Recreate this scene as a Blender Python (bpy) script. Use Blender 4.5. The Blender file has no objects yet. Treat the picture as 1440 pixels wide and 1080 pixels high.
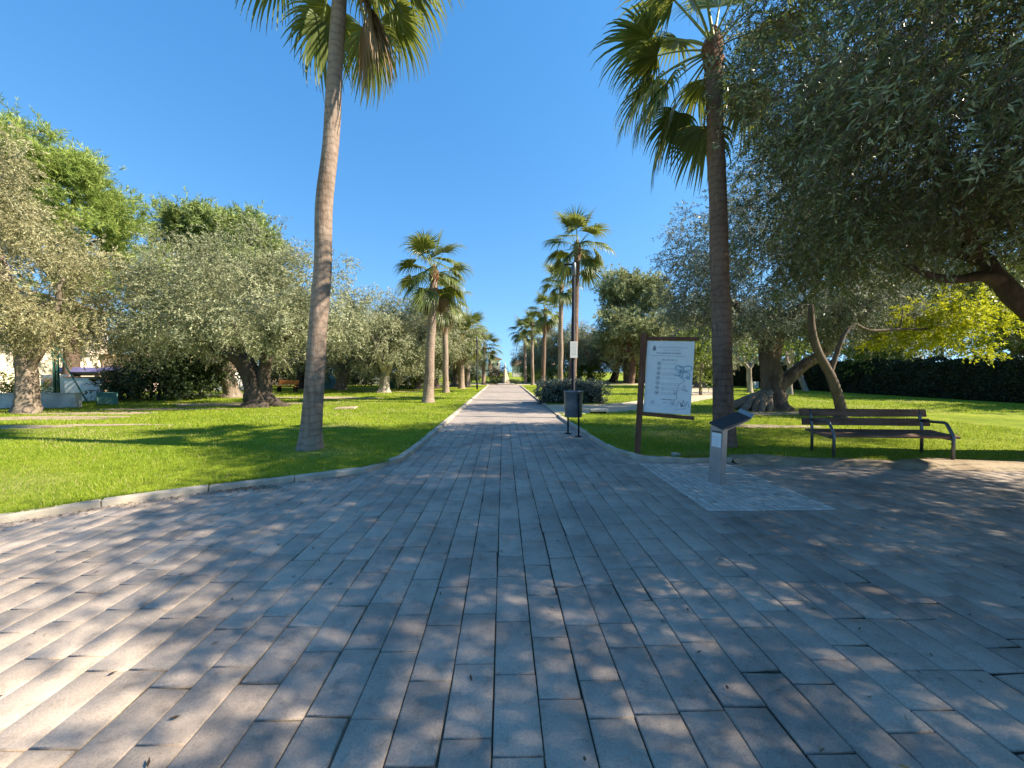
import bpy, bmesh, math, random
import numpy as np
from mathutils import Vector, Matrix, Euler

R = math.radians
scene = bpy.context.scene
COL = scene.collection
rnd = random.Random(7)

# ------------------------------------------------------------------ camera
FPX = 540.0
YAW = math.atan2(12, FPX)
PITCH = math.atan2(17, FPX)
CAMZ = 1.6
cam_d = bpy.data.cameras.new('camera')
cam = bpy.data.objects.new('camera', cam_d)
COL.objects.link(cam)
cam.location = (0, 0, CAMZ)
cam.rotation_euler = (R(90) - PITCH, 0, -YAW)
cam_d.sensor_width = 36
cam_d.lens = 36 * FPX / 1440
cam_d.clip_end = 6000
cam_d.clip_start = 0.05
scene.camera = cam
CM = Euler((R(90) - PITCH, 0, -YAW)).to_matrix()


def ray(px, py):
    return CM @ Vector(((px - 720) / FPX, (540 - py) / FPX, -1))


def G(px, py, z=0.0):
    """ground point that the photograph shows at a pixel"""
    d = ray(px, py)
    t = (z - CAMZ) / d.z
    return Vector((d.x * t, d.y * t, z))


def D(px, py, y):
    """point at depth y along the path direction"""
    d = ray(px, py)
    t = y / d.y
    return Vector((d.x * t, y, CAMZ + d.z * t))


# ------------------------------------------------------------------ light
SUN_EL = R(38)
SUN_AZ = math.atan2(0.985, -0.17)          # clockwise from +Y
sun_dir = Vector((math.sin(SUN_AZ) * math.cos(SUN_EL), math.cos(SUN_AZ) * math.cos(SUN_EL), math.sin(SUN_EL)))
sd = bpy.data.lights.new('sun', 'SUN')
sd.energy = 5.0
sd.angle = R(0.55)
sd.color = (1.0, 0.89, 0.71)
so = bpy.data.objects.new('sun', sd)
COL.objects.link(so)
so.rotation_euler = (-sun_dir).to_track_quat('-Z', 'Y').to_euler()
so.location = (30, -5, 30)

w = bpy.data.worlds.new('World')
scene.world = w
w.use_nodes = True
nt = w.node_tree
nt.nodes.clear()
sky = nt.nodes.new('ShaderNodeTexSky')
sky.sky_type = 'NISHITA'
sky.sun_disc = False
sky.sun_elevation = SUN_EL
sky.sun_rotation = SUN_AZ
sky.air_density = 1.0
sky.dust_density = 0.0
sky.ozone_density = 3.0
hsv = nt.nodes.new('ShaderNodeHueSaturation')
hsv.inputs['Saturation'].default_value = 1.33
bg = nt.nodes.new('ShaderNodeBackground')
bg.inputs[1].default_value = 0.135
out = nt.nodes.new('ShaderNodeOutputWorld')
tcw = nt.nodes.new('ShaderNodeTexCoord')
lift = nt.nodes.new('ShaderNodeVectorMath')
lift.operation = 'ADD'
lift.inputs[1].default_value = (0, 0, .20)
nrmz = nt.nodes.new('ShaderNodeVectorMath')
nrmz.operation = 'NORMALIZE'
nt.links.new(tcw.outputs['Generated'], lift.inputs[0])
nt.links.new(lift.outputs[0], nrmz.inputs[0])
nt.links.new(nrmz.outputs[0], sky.inputs['Vector'])
va = nt.nodes.new('ShaderNodeVectorMath')
va.operation = 'MULTIPLY_ADD'
va.inputs[1].default_value = (.10, .10, .10)
va.inputs[2].default_value = (.86, .86, .86)
vd = nt.nodes.new('ShaderNodeVectorMath')
vd.operation = 'DIVIDE'
nt.links.new(sky.outputs[0], va.inputs[0])
nt.links.new(sky.outputs[0], vd.inputs[0])
nt.links.new(va.outputs[0], vd.inputs[1])
nt.links.new(vd.outputs[0], hsv.inputs['Color'])
nt.links.new(hsv.outputs[0], bg.inputs[0])
nt.links.new(bg.outputs[0], out.inputs[0])
scene.view_settings.view_transform = 'Standard'
scene.view_settings.look = 'None'
scene.view_settings.exposure = 1.5
scene.view_settings.gamma = 1


# ------------------------------------------------------------------ materials
class NB:
    def __init__(self, name):
        self.m = bpy.data.materials.new(name)
        self.m.use_nodes = True
        self.t = self.m.node_tree
        self.t.nodes.clear()
        self.out = self.n('ShaderNodeOutputMaterial')

    def n(self, kind, **kw):
        nd = self.t.nodes.new(kind)
        for k, v in kw.items():
            setattr(nd, k, v)
        return nd

    def l(self, a, b):
        self.t.links.new(a, b)

    def coord(self, kind='Object', scale=(1, 1, 1)):
        tc = self.n('ShaderNodeTexCoord')
        mp = self.n('ShaderNodeMapping')
        mp.inputs['Scale'].default_value = scale
        self.l(tc.outputs[kind], mp.inputs[0])
        return mp.outputs[0]

    def noise(self, vec, scale, detail=4, rough=0.55):
        nd = self.n('ShaderNodeTexNoise')
        nd.inputs['Scale'].default_value = scale
        nd.inputs['Detail'].default_value = detail
        nd.inputs['Roughness'].default_value = rough
        if vec is not None:
            self.l(vec, nd.inputs['Vector'])
        return nd.outputs[0]

    def ramp(self, fac, stops):
        nd = self.n('ShaderNodeValToRGB')
        e = nd.color_ramp.elements
        while len(e) < len(stops):
            e.new(0.5)
        for el, (p, c) in zip(e, stops):
            el.position = p
            el.color = (*c, 1) if len(c) == 3 else c
        self.l(fac, nd.inputs[0])
        return nd.outputs[0]

    def mix(self, fac, a, b, mode='MIX'):
        nd = self.n('ShaderNodeMix', data_type='RGBA', blend_type=mode)
        for s, v in ((nd.inputs[0], fac), (nd.inputs[6], a), (nd.inputs[7], b)):
            if hasattr(v, 'is_linked'):
                self.l(v, s)
            elif isinstance(v, (int, float)):
                s.default_value = v
            else:
                s.default_value = (*v, 1)
        return nd.outputs[2]

    def attr(self, name):
        return self.n('ShaderNodeAttribute', attribute_name=name).outputs['Fac']

    def bump(self, h, strength=0.4, dist=0.02):
        nd = self.n('ShaderNodeBump')
        nd.inputs['Strength'].default_value = strength
        nd.inputs['Distance'].default_value = dist
        self.l(h, nd.inputs['Height'])
        return nd.outputs[0]

    def pbr(self, color, rough=0.8, metal=0.0, normal=None, spec=0.3):
        p = self.n('ShaderNodeBsdfPrincipled')
        if hasattr(color, 'is_linked'):
            self.l(color, p.inputs['Base Color'])
        else:
            p.inputs['Base Color'].default_value = (*color, 1)
        if hasattr(rough, 'is_linked'):
            self.l(rough, p.inputs['Roughness'])
        else:
            p.inputs['Roughness'].default_value = rough
        p.inputs['Metallic'].default_value = metal
        p.inputs['Specular IOR Level'].default_value = spec
        if normal is not None:
            self.l(normal, p.inputs['Normal'])
        return p.outputs[0]

    def done(self, shader):
        self.l(shader, self.out.inputs[0])
        return self.m


def leaf_mat(name, dark, mid, light, trans=0.35, tcol=None, rough=0.5, spec=0.35, straw=None):
    b = NB(name)
    c = b.ramp(b.attr('tint'), [(0.0, dark), (0.5, mid), (1.0 if not straw else .88, light)] + ([(.96, straw)] if straw else []))
    p = b.pbr(c, rough, spec=spec)
    t = b.n('ShaderNodeBsdfTranslucent')
    if tcol:
        tc = b.mix(0.6, c, tcol)
        b.l(tc, t.inputs[0])
    else:
        b.l(c, t.inputs[0])
    mx = b.n('ShaderNodeMixShader')
    mx.inputs[0].default_value = trans
    b.l(p, mx.inputs[1])
    b.l(t.outputs[0], mx.inputs[2])
    return b.done(mx.outputs[0])


def simple(name, col, var=0.15, scale=6, rough=0.75, metal=0.0, bump=0.15, bscale=40, spec=0.3, dist=0.01):
    b = NB(name)
    v = b.coord()
    a = tuple(max(0, c * (1 - var)) for c in col)
    z = tuple(min(1, c * (1 + var)) for c in col)
    c = b.ramp(b.noise(v, scale), [(0.3, a), (0.7, z)])
    return b.done(b.pbr(c, rough, metal, b.bump(b.noise(v, bscale, 3), bump, dist), spec))


M = {}
M['olive'] = leaf_mat('olive_leaves', (.12, .13, .06), (.30, .31, .165), (.54, .54, .36), .33, None, .5, .3)
M['olive_gold'] = leaf_mat('dusty_olive_leaves', (.16, .145, .065), (.36, .33, .17), (.57, .53, .33), .33, None, .55, .25)
M['olive_dark'] = leaf_mat('near_olive_leaves', (.028, .044, .02), (.105, .14, .055), (.44, .48, .32), .3, (.30, .38, .06), .36, .5)  # wide tint range paints shaded depths and bright glints into the leaves
M['olive_blue'] = leaf_mat('silvery_olive_leaves', (.075, .085, .055), (.19, .205, .135), (.42, .44, .34), .3, None, .5, .35)
M['pine'] = leaf_mat('pine_needles', (.10, .15, .025), (.24, .31, .065), (.44, .50, .13), .35, None, .6, .2)
M['pine_dark'] = leaf_mat('dark_pine_needles', (.08, .12, .03), (.21, .27, .08), (.38, .44, .16), .3, None, .6, .2)
M['palm'] = leaf_mat('palm_blade', (.045, .07, .015), (.125, .165, .04), (.40, .38, .15), .32, (.30, .31, .04), .36, .45)
M['palm_dead'] = leaf_mat('dry_palm_blade', (.13, .075, .04), (.26, .17, .10), (.40, .30, .2), .25, None, .7, .15)
M['pine_pale'] = leaf_mat('pale_tree_needles', (.11, .125, .05), (.28, .30, .13), (.48, .50, .26), .28, None, .6, .2)
M['yellow'] = leaf_mat('yellow_green_leaves', (.16, .18, .012), (.34, .35, .016), (.52, .50, .03), .5, (.5, .52, .02), .5, .25)
M['lime'] = leaf_mat('lime_leaves', (.07, .11, .012), (.17, .22, .03), (.32, .36, .07), .4, None, .5, .25)
M['hedge'] = leaf_mat('hedge_leaves', (.014, .022, .010), (.028, .044, .018), (.07, .09, .035), .15, None, .5, .3)
M['shrub'] = leaf_mat('clipped_shrub_leaves', (.05, .065, .05), (.115, .145, .11), (.24, .27, .2), .15, None, .5, .3)
M['bush'] = leaf_mat('dark_bush_leaves', (.02, .035, .012), (.05, .075, .025), (.11, .14, .05), .2, None, .5, .3)
M['redbush'] = leaf_mat('reddish_bush_leaves', (.08, .05, .02), (.2, .12, .06), (.36, .26, .13), .25, None, .6, .2)
M['grass'] = leaf_mat('grass_blades', (.095, .16, .012), (.20, .29, .022), (.36, .42, .05), .4, (.32, .38, .025), .55, .2, (.50, .43, .20))
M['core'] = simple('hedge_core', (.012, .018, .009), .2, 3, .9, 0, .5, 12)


def bark(name, a, b_, c, scale=(6, 6, 1.2), bscale=9, rings=0.0, strength=.9, dist=.05):
    b = NB(name)
    v = b.coord('Object', scale)
    n = b.noise(v, 1.6, 8, .65)
    col = b.ramp(n, [(0.25, a), (0.5, b_), (0.75, c)])
    v2 = b.coord('Object')
    big = b.noise(v2, 1.1, 3)
    col = b.mix(b.ramp(big, [(0.35, (0, 0, 0)), (0.65, (1, 1, 1))]), col, b_)
    stn = b.ramp(b.noise(b.coord('Object', (2.2, 2.2, .8)), 1.0, 5, .7), [(0.32, (.62, .58, .54)), (0.52, (1, 1, 1)), (0.75, (1.12, 1.1, 1.06))])
    col = b.mix(1, col, stn, 'MULTIPLY')
    h = n
    if rings:
        wv = b.n('ShaderNodeTexWave', wave_type='BANDS', bands_direction='Z', wave_profile='SAW')
        wv.inputs['Scale'].default_value = rings
        wv.inputs['Distortion'].default_value = 5.0
        wv.inputs['Detail'].default_value = 3
        wv.inputs['Detail Scale'].default_value = 2.5
        b.l(v2, wv.inputs['Vector'])
        rc = b.ramp(wv.outputs['Fac'], [(0.0, (.62, .58, .55)), (0.25, (1, 1, 1)), (0.8, (1.0, .98, .96)), (1.0, (.8, .77, .74))])
        col = b.mix(.8, col, rc, 'MULTIPLY')
        ad = b.n('ShaderNodeMath', operation='MULTIPLY_ADD')
        b.l(wv.outputs['Fac'], ad.inputs[0])
        ad.inputs[1].default_value = .6
        b.l(n, ad.inputs[2])
        h = ad.outputs[0]
    return b.done(b.pbr(col, .9, 0, b.bump(h, strength, dist), .15))


M['bark_olive'] = bark('olive_bark', (.09, .07, .055), (.22, .175, .135), (.40, .34, .27))
M['bark_dark'] = bark('dark_olive_bark', (.03, .024, .019), (.075, .058, .046), (.15, .12, .095))
M['bark_mid'] = bark('shaded_brown_bark', (.05, .038, .03), (.13, .10, .078), (.25, .20, .16))  # olive bark darkened in colour for trunks that stand in shade
M['bark_pale'] = bark('pale_bark', (.18, .15, .12), (.34, .29, .235), (.5, .44, .36))
M['bark_pine'] = bark('pine_bark', (.06, .04, .03), (.14, .095, .07), (.24, .17, .13))
M['palm_trunk'] = bark('palm_trunk_bark', (.16, .115, .09), (.29, .22, .175), (.42, .345, .29), (9, 9, 2.5), 9, 2.2, .7, .03)
M['palm_trunk_red'] = bark('reddish_palm_trunk_bark', (.10, .065, .05), (.205, .135, .105), (.32, .235, .19), (9, 9, 2.5), 9, 2.2, .7, .03)
M['petiole'] = simple('palm_petiole', (.22, .25, .08), .3, 5, .5)
M['boot'] = simple('palm_leaf_base', (.17, .085, .05), .5, 9, .85, 0, .8, 18, .15, .04)


# ------------------------------------------------------------------ mesh helpers
def np_mesh(name, V, quads=None, tris=None, mats=(), tint=None, smooth=False, mat_idx=None):
    V = np.asarray(V, dtype=np.float32)
    me = bpy.data.meshes.new(name)
    me.vertices.add(len(V))
    me.vertices.foreach_set('co', V.ravel())
    idx, starts, s = [], [], 0
    for F, k in ((quads, 4), (tris, 3)):
        if F is not None and len(F):
            F = np.asarray(F, dtype=np.int32)
            idx.append(F.ravel())
            starts.append(s + np.arange(len(F), dtype=np.int32) * k)
            s += len(F) * k
    idx = np.concatenate(idx)
    starts = np.concatenate(starts)
    me.loops.add(len(idx))
    me.loops.foreach_set('vertex_index', idx)
    me.polygons.add(len(starts))
    me.polygons.foreach_set('loop_start', starts)
    if mat_idx is not None:
        me.polygons.foreach_set('material_index', np.asarray(mat_idx, dtype=np.int32))
    if smooth:
        me.polygons.foreach_set('use_smooth', np.ones(len(starts), dtype=bool))
    me.update(calc_edges=True)
    if tint is not None:
        a = me.attributes.new('tint', 'FLOAT', 'FACE')
        a.data.foreach_set('value', np.clip(np.asarray(tint, dtype=np.float32), 0, 1))
    for m in mats:
        me.materials.append(m)
    return me


def link(name, me, parent=None, loc=(0, 0, 0)):
    o = bpy.data.objects.new(name, me)
    COL.objects.link(o)
    o.location = loc
    if parent is not None:
        o.parent = parent
    return o


def tag(o, label, cat, group=None):
    o['label'] = label
    o['category'] = cat
    if group:
        o['group'] = group
    return o


def struct(o, kind='structure'):
    o['kind'] = kind
    return o


def thing(name, label, cat, loc=(0, 0, 0), rz=0.0, group=None, scale=1.0):
    o = bpy.data.objects.new(name, None)
    o.empty_display_size = .2
    COL.objects.link(o)
    o.location = loc
    o.rotation_euler = (0, 0, rz)
    o.scale = (scale,) * 3 if isinstance(scale, (int, float)) else scale
    return tag(o, label, cat, group)


def dup(root, loc, rz, label, group=None, scale=1.0):
    r = root.copy()
    COL.objects.link(r)
    r.location = loc
    r.rotation_euler = (0, 0, rz)
    r.scale = (scale,) * 3 if isinstance(scale, (int, float)) else scale
    r['label'] = label
    if group:
        r['group'] = group
    elif 'group' in r:
        del r['group']
    for ch in list(root.children):
        c = ch.copy()
        COL.objects.link(c)
        c.parent = r
        for g in list(ch.children):
            d = g.copy()
            COL.objects.link(d)
            d.parent = c
    return r


class BM:
    """collects shapes into one mesh"""

    def __init__(self):
        self.b = bmesh.new()

    def box(self, c, s, rot=None, bevel=0.0):
        t = bmesh.new()
        bmesh.ops.create_cube(t, size=1)
        bmesh.ops.scale(t, vec=s, verts=t.verts)
        if bevel:
            bmesh.ops.bevel(t, geom=list(t.edges), offset=bevel, segments=2, affect='EDGES', profile=.6)
        if rot is not None:
            bmesh.ops.rotate(t, cent=(0, 0, 0), matrix=Euler(rot).to_matrix(), verts=t.verts)
        bmesh.ops.translate(t, vec=c, verts=t.verts)
        me = bpy.data.meshes.new('t')
        t.to_mesh(me)
        t.free()
        self.b.from_mesh(me)
        bpy.data.meshes.remove(me)
        return self

    def tube(self, pts, r, n=10, cap=True):
        pts = [Vector(p) for p in pts]
        rs = r if isinstance(r, (list, tuple)) else [r] * len(pts)
        rings = []
        ref = Vector((0, 0, 1))
        for i, p in enumerate(pts):
            d = (pts[min(i + 1, len(pts) - 1)] - pts[max(i - 1, 0)]).normalized()
            if abs(d.dot(ref)) > .95:
                ref = Vector((1, 0, 0))
            a = d.cross(ref).normalized()
            c = d.cross(a).normalized()
            rings.append([self.b.verts.new(p + (a * math.cos(2 * math.pi * k / n) + c * math.sin(2 * math.pi * k / n)) * rs[i]) for k in range(n)])
        for u, v in zip(rings, rings[1:]):
            for k in range(n):
                f = self.b.faces.new((u[k], u[(k + 1) % n], v[(k + 1) % n], v[k]))
                f.smooth = True
        if cap:
            self.b.faces.new(rings[0][::-1])
            self.b.faces.new(rings[-1])
        return self

    def poly(self, pts, thick=None):
        vs = [self.b.verts.new(p) for p in pts]
        f = self.b.faces.new(vs)
        if thick:
            g = bmesh.ops.extrude_face_region(self.b, geom=[f])
            bmesh.ops.translate(self.b, vec=thick, verts=[x for x in g['geom'] if isinstance(x, bmesh.types.BMVert)])
        return self

    def build(self, name, mat, parent=None, loc=(0, 0, 0), rz=0.0):
        bmesh.ops.recalc_face_normals(self.b, faces=self.b.faces)
        me = bpy.data.meshes.new(name)
        self.b.to_mesh(me)
        self.b.free()
        for m in (mat if isinstance(mat, (list, tuple)) else [mat]):
            me.materials.append(m)
        o = link(name, me, parent, loc)
        o.rotation_euler = (0, 0, rz)
        return o


def catmull(pts, rad, sub=5):
    P = [np.array(p, float) for p in pts]
    P = [2 * P[0] - P[1]] + P + [2 * P[-1] - P[-2]]
    rr = [rad[0]] + list(rad) + [rad[-1]]
    o, ro = [], []
    for i in range(1, len(P) - 2):
        for s in range(sub):
            t = s / sub
            a, b, c, d = P[i - 1], P[i], P[i + 1], P[i + 2]
            o.append(.5 * (2 * b + (c - a) * t + (2 * a - 5 * b + 4 * c - d) * t * t + (3 * b - a - 3 * c + d) * t ** 3))
            ro.append(rr[i] * (1 - t) + rr[i + 1] * t)
    o.append(P[-2])
    ro.append(rr[-2])
    return np.array(o), np.array(ro)


def limb_mesh(name, pts, rad, mat, n=12, sub=5, gnarl=0.08, flute=0.0, nfl=5, twist=1.0, seed=0, rings=0.0, jit=.45):
    rg = np.random.default_rng(seed)
    P, r = catmull(pts, rad, sub)
    m = len(P)
    T = np.gradient(P, axis=0)
    T /= np.linalg.norm(T, axis=1)[:, None] + 1e-9
    ref = np.array([0.0, 1.0, 0.0])
    A = np.cross(T, ref)
    A /= np.linalg.norm(A, axis=1)[:, None] + 1e-9
    B = np.cross(T, A)
    th = np.linspace(0, 2 * np.pi, n, endpoint=False)
    s = np.concatenate([[0], np.cumsum(np.linalg.norm(np.diff(P, axis=0), axis=1))])
    ph = rg.uniform(0, 6.28, 6)
    k = 1 + flute * np.sin(nfl * th[None, :] + twist * s[:, None] + ph[0]) + .5 * flute * np.sin((nfl + 3) * th[None, :] - 1.7 * twist * s[:, None] + ph[1])
    k = k + gnarl * (np.sin(3 * s[:, None] / max(r.max(), .05) * .35 + 2 * th[None, :] + ph[2]) * .6 + rg.normal(0, jit, (m, n)))
    if rings:
        k = k + rings * (((s * 9.0) % 1.0) - .5)[:, None]
    rr = r[:, None] * k
    V = P[:, None, :] + rr[:, :, None] * (np.cos(th)[None, :, None] * A[:, None, :] + np.sin(th)[None, :, None] * B[:, None, :])
    V = V.reshape(-1, 3)
    i = np.arange(m - 1)[:, None] * n
    j = np.arange(n)[None, :]
    q = np.stack([i + j, i + (j + 1) % n, i + n + (j + 1) % n, i + n + j], -1).reshape(-1, 4)
    return np_mesh(name, V, q, mats=[mat], smooth=True)


def unit(v):
    return v / (np.linalg.norm(v, axis=-1, keepdims=True) + 1e-9)


def leaves(P, Dr, Nr, L, W, tint):
    """one folded rhombus per leaf"""
    S = unit(np.cross(Dr, Nr))
    L = np.broadcast_to(np.asarray(L, float).reshape(-1, 1), (len(P), 1))
    W = np.broadcast_to(np.asarray(W, float).reshape(-1, 1), (len(P), 1))
    mid = P + Dr * L * .45
    V = np.stack([P, mid + S * W * .5, P + Dr * L, mid - S * W * .5], 1).reshape(-1, 3)
    q = np.arange(len(P) * 4).reshape(-1, 4)
    return V, q, tint


def clumps_on(rg, lobes, dens, inner=.5):
    C, O, LB = [], [], []
    for li, (cx, cy, cz, rx, ry, rz) in enumerate(lobes):
        nr = (rx * ry + ry * rz + rx * rz) / 3
        k = max(4, int(dens * nr * 4 * math.pi))
        d = unit(rg.normal(size=(k, 3)))
        rad = np.where(rg.random(k) < .8, rg.uniform(.78, 1.08, k), rg.uniform(inner, .8, k))
        bump = 1 + .10 * np.sin(5 * d[:, 0] + li) * np.cos(4 * d[:, 2] + 2 * li) + .07 * np.sin(9 * d[:, 1] + 3 * li)
        c = np.array([cx, cy, cz]) + d * np.array([rx, ry, rz]) * (rad * bump)[:, None]
        C.append(c)
        O.append(d)
        LB.append(np.full(k, li))
    C, O, LB = np.concatenate(C), np.concatenate(O), np.concatenate(LB)
    keep = np.ones(len(C), bool)
    for li, (cx, cy, cz, rx, ry, rz) in enumerate(lobes):
        dd = np.linalg.norm((C - np.array([cx, cy, cz])) / np.array([rx, ry, rz]), axis=1)
        keep &= ~((dd < .6) & (LB != li) & (rg.random(len(C)) < .8))
    return C[keep], O[keep]


def foliage(seed, lobes, mat, dens=1.6, twigs=8, nl=10, L=.11, W=.034, tw=.45, droop=.25, spread=.16, tvar=.22, stems=False, upright=0.0, inner=.5, stem_mat=None, tip_light=.25):
    rg = np.random.default_rng(seed)
    if spread >= .16:                       # fewer, fuller clumps with gaps between them
        dens, twigs, spread = dens * .58, int(twigs * 1.75), spread * 1.4
    C, O = clumps_on(rg, lobes, dens, inner)
    k = len(C)
    ct = rg.normal(.44, tvar * .85, k)
    B = np.repeat(C, twigs, 0) + rg.normal(0, spread, (k * twigs, 3))
    d = unit(np.repeat(O, twigs, 0) * .55 + rg.normal(0, .55, (k * twigs, 3)) + np.array([0, 0, -droop + upright]))
    tl = tw * rg.uniform(.6, 1.3, k * twigs)
    t = rg.uniform(.08, 1, (k * twigs, nl))
    P = B[:, None, :] + d[:, None, :] * (t * tl[:, None])[:, :, None] + np.array([0, 0, -1.0]) * (droop * .5 * t * t * tl[:, None])[:, :, None]
    Dl = unit(d[:, None, :] * .75 + rg.normal(0, .5, P.shape))
    N = unit(rg.normal(0, .55, P.shape) + np.repeat(O, twigs, 0)[:, None, :] * .8 + np.array([0, 0, .45]))
    tint = (np.repeat(ct, twigs)[:, None] + rg.normal(0, tvar, t.shape) + tip_light * (t - .5)).ravel()
    P, Dl, N = P.reshape(-1, 3), Dl.reshape(-1, 3), N.reshape(-1, 3)
    V, q, ti = leaves(P, Dl, N, L * rg.uniform(.7, 1.25, len(P)), W * rg.uniform(.75, 1.2, len(P)), tint)
    mats = [mat]
    midx = None
    if stems:
        E = B + d * tl[:, None] + np.array([0, 0, -1.0]) * (droop * .5 * tl)[:, None]
        st = B - d * .25
        s1 = unit(np.cross(d, rg.normal(size=d.shape)))
        s2 = unit(np.cross(d, s1))
        w_ = .005
        vs = []
        for a in range(3):
            an = a * 2 * math.pi / 3
            off = (s1 * math.cos(an) + s2 * math.sin(an)) * w_
            vs.append(st + off)
            vs.append(E + off * .3)
        SV = np.stack(vs, 1).reshape(-1, 3)
        b0 = len(V) + np.arange(len(B))[:, None] * 6
        sq = np.concatenate([b0 + np.array([[0, 2, 3, 1]]), b0 + np.array([[2, 4, 5, 3]]), b0 + np.array([[4, 0, 1, 5]])])
        midx = np.concatenate([np.zeros(len(q), int), np.ones(len(sq), int)])
        V = np.concatenate([V, SV])
        q = np.concatenate([q, sq])
        ti = np.concatenate([ti, np.full(len(sq), .5)])
        mats = [mat, stem_mat or M['bark_olive']]
    return np_mesh('crown', V, q, mats=mats, tint=ti, mat_idx=midx)


def lobes_round(seed, R_, H, zc, n=14, f=.45, flat=.85):
    """sub-lobes making an uneven rounded crown"""
    rg = random.Random(seed)
    L = [(0, 0, zc, R_ * .62, R_ * .62, H * .62)]
    for i in range(n):
        a = i * 2.399 + rg.uniform(-.3, .3)
        e = rg.uniform(-.55, .95)
        ce = math.sqrt(max(.05, 1 - e * e))
        rr = R_ * f * rg.uniform(.75, 1.2)
        L.append((R_ * .68 * ce * math.cos(a), R_ * .68 * ce * math.sin(a), zc + H * .62 * e, rr, rr, rr * flat))
    return L


# ------------------------------------------------------------------ ground, paving, kerbs, lawns
def pip(P, poly):
    """points inside polygon (numpy)"""
    x, y = P[:, 0], P[:, 1]
    ins = np.zeros(len(P), bool)
    n = len(poly)
    for i in range(n):
        x1, y1 = poly[i][:2]
        x2, y2 = poly[(i + 1) % n][:2]
        c = ((y1 > y) != (y2 > y))
        xi = (x2 - x1) * (y - y1) / ((y2 - y1) if y2 != y1 else 1e-9) + x1
        ins ^= c & (x < xi)
    return ins


def smooth_line(pts, sub=6):
    P, _ = catmull([(p[0], p[1], 0) for p in pts], [0] * len(pts), sub)
    return [(p[0], p[1]) for p in P]


# kerb lines where the paving meets them
KL = smooth_line([(-24, -6.0), (-15, -1.0), (-9.5, 1.75), (-6.9, 3.25), (-5.36, 4.05), (-4.78, 4.60), (-4.05, 5.08), (-3.45, 5.42), (-2.62, 5.80), (-2.05, 6.25), (-1.80, 6.95),
                  (-1.75, 9), (-1.75, 14), (-1.75, 22), (-1.75, 32), (-1.75, 46)], 6)
KR1 = smooth_line([(1.92, 18.2), (1.9, 24), (1.9, 34), (1.9, 46)], 5)          # beyond the side path
KR0 = smooth_line([(4.05, 6.66), (3.4, 6.62), (2.9, 6.66), (2.5, 6.8), (2.25, 7.15), (2.12, 7.8), (2.06, 9), (2.0, 11), (1.92, 13.0), (1.98, 14.0)], 5)

b = NB('lawn_soil_green')
v = b.coord()
n1 = b.noise(v, .55, 5, .6)
n2 = b.noise(v, 6, 5, .7)
c = b.ramp(n1, [(0.3, (.15, .205, .014)), (0.5, (.215, .27, .018)), (0.68, (.29, .325, .03))])
c2 = b.ramp(n2, [(0.25, (.55, .55, .5)), (0.6, (1, 1, 1)), (0.8, (1.25, 1.2, 1.05))])
col = b.mix(1.0, c, c2, 'MULTIPLY')
n3 = b.noise(v, 24, 3, .7)
wear = b.ramp(b.noise(v, .33, 3, .5), [(0.55, (0, 0, 0)), (0.70, (1, 1, 1))])
col = b.mix(b.mix(.5, (0, 0, 0), wear), col, (.33, .29, .12))
M['lawn'] = b.done(b.pbr(col, .9, 0, b.bump(b.mix(.5, n2, n3), .9, .06), .1))

b = NB('bare_soil')
v = b.coord()
c = b.ramp(b.noise(v, 3, 6, .65), [(0.25, (.20, .15, .10)), (0.5, (.34, .265, .18)), (0.75, (.46, .38, .27))])
M['soil'] = b.done(b.pbr(c, .95, 0, b.bump(b.noise(v, 40, 5, .7), .7, .03), .1))

b = NB('sandy_path_surface')
v = b.coord()
c = b.ramp(b.noise(v, 1.6, 6, .6), [(0.3, (.36, .29, .20)), (0.6, (.47, .39, .28)), (0.8, (.54, .46, .34))])
M['sand'] = b.done(b.pbr(c, .95, 0, b.bump(b.noise(v, 60, 4, .7), .5, .02), .1))

b = NB('paving_stone')
v = b.coord()
t = b.attr('tint')
c = b.ramp(t, [(0.0, (.21, .165, .135)), (0.35, (.355, .285, .232)), (0.65, (.43, .347, .28)), (1.0, (.52, .42, .335))])
st = b.ramp(b.noise(v, .9, 7, .66), [(0.32, (.55, .55, .56)), (0.55, (1, 1, 1)), (0.8, (1.1, 1.08, 1.05))])
sp = b.ramp(b.noise(v, 95, 2, .8), [(0.28, (.72, .72, .72)), (0.5, (1, 1, 1)), (0.72, (1.12, 1.12, 1.1))])
blot = b.ramp(b.noise(v, 9, 5, .7), [(0.28, (.70, .69, .68)), (0.48, (1, 1, 1)), (1, (1.05, 1.05, 1.05))])
vo = b.n('ShaderNodeTexVoronoi', feature='F1')
vo.inputs['Scale'].default_value = 2.6
vo.inputs['Randomness'].default_value = 1
b.l(v, vo.inputs['Vector'])
gum = b.ramp(vo.outputs['Distance'], [(0.035, (.52, .52, .52)), (0.06, (1, 1, 1))])
c = b.mix(1, b.mix(1, b.mix(1, b.mix(1, c, st, 'MULTIPLY'), sp, 'MULTIPLY'), blot, 'MULTIPLY'), gum, 'MULTIPLY')
hh = b.mix(.5, b.noise(v, 70, 4, .7), b.noise(v, 7, 4, .6))
rgh = b.ramp(b.noise(v, 5, 3), [(0.3, (.55, .55, .55)), (0.7, (.8, .8, .8))])
M['paver'] = b.done(b.pbr(c, rgh, 0, b.bump(hh, .5, .012), .35))

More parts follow.
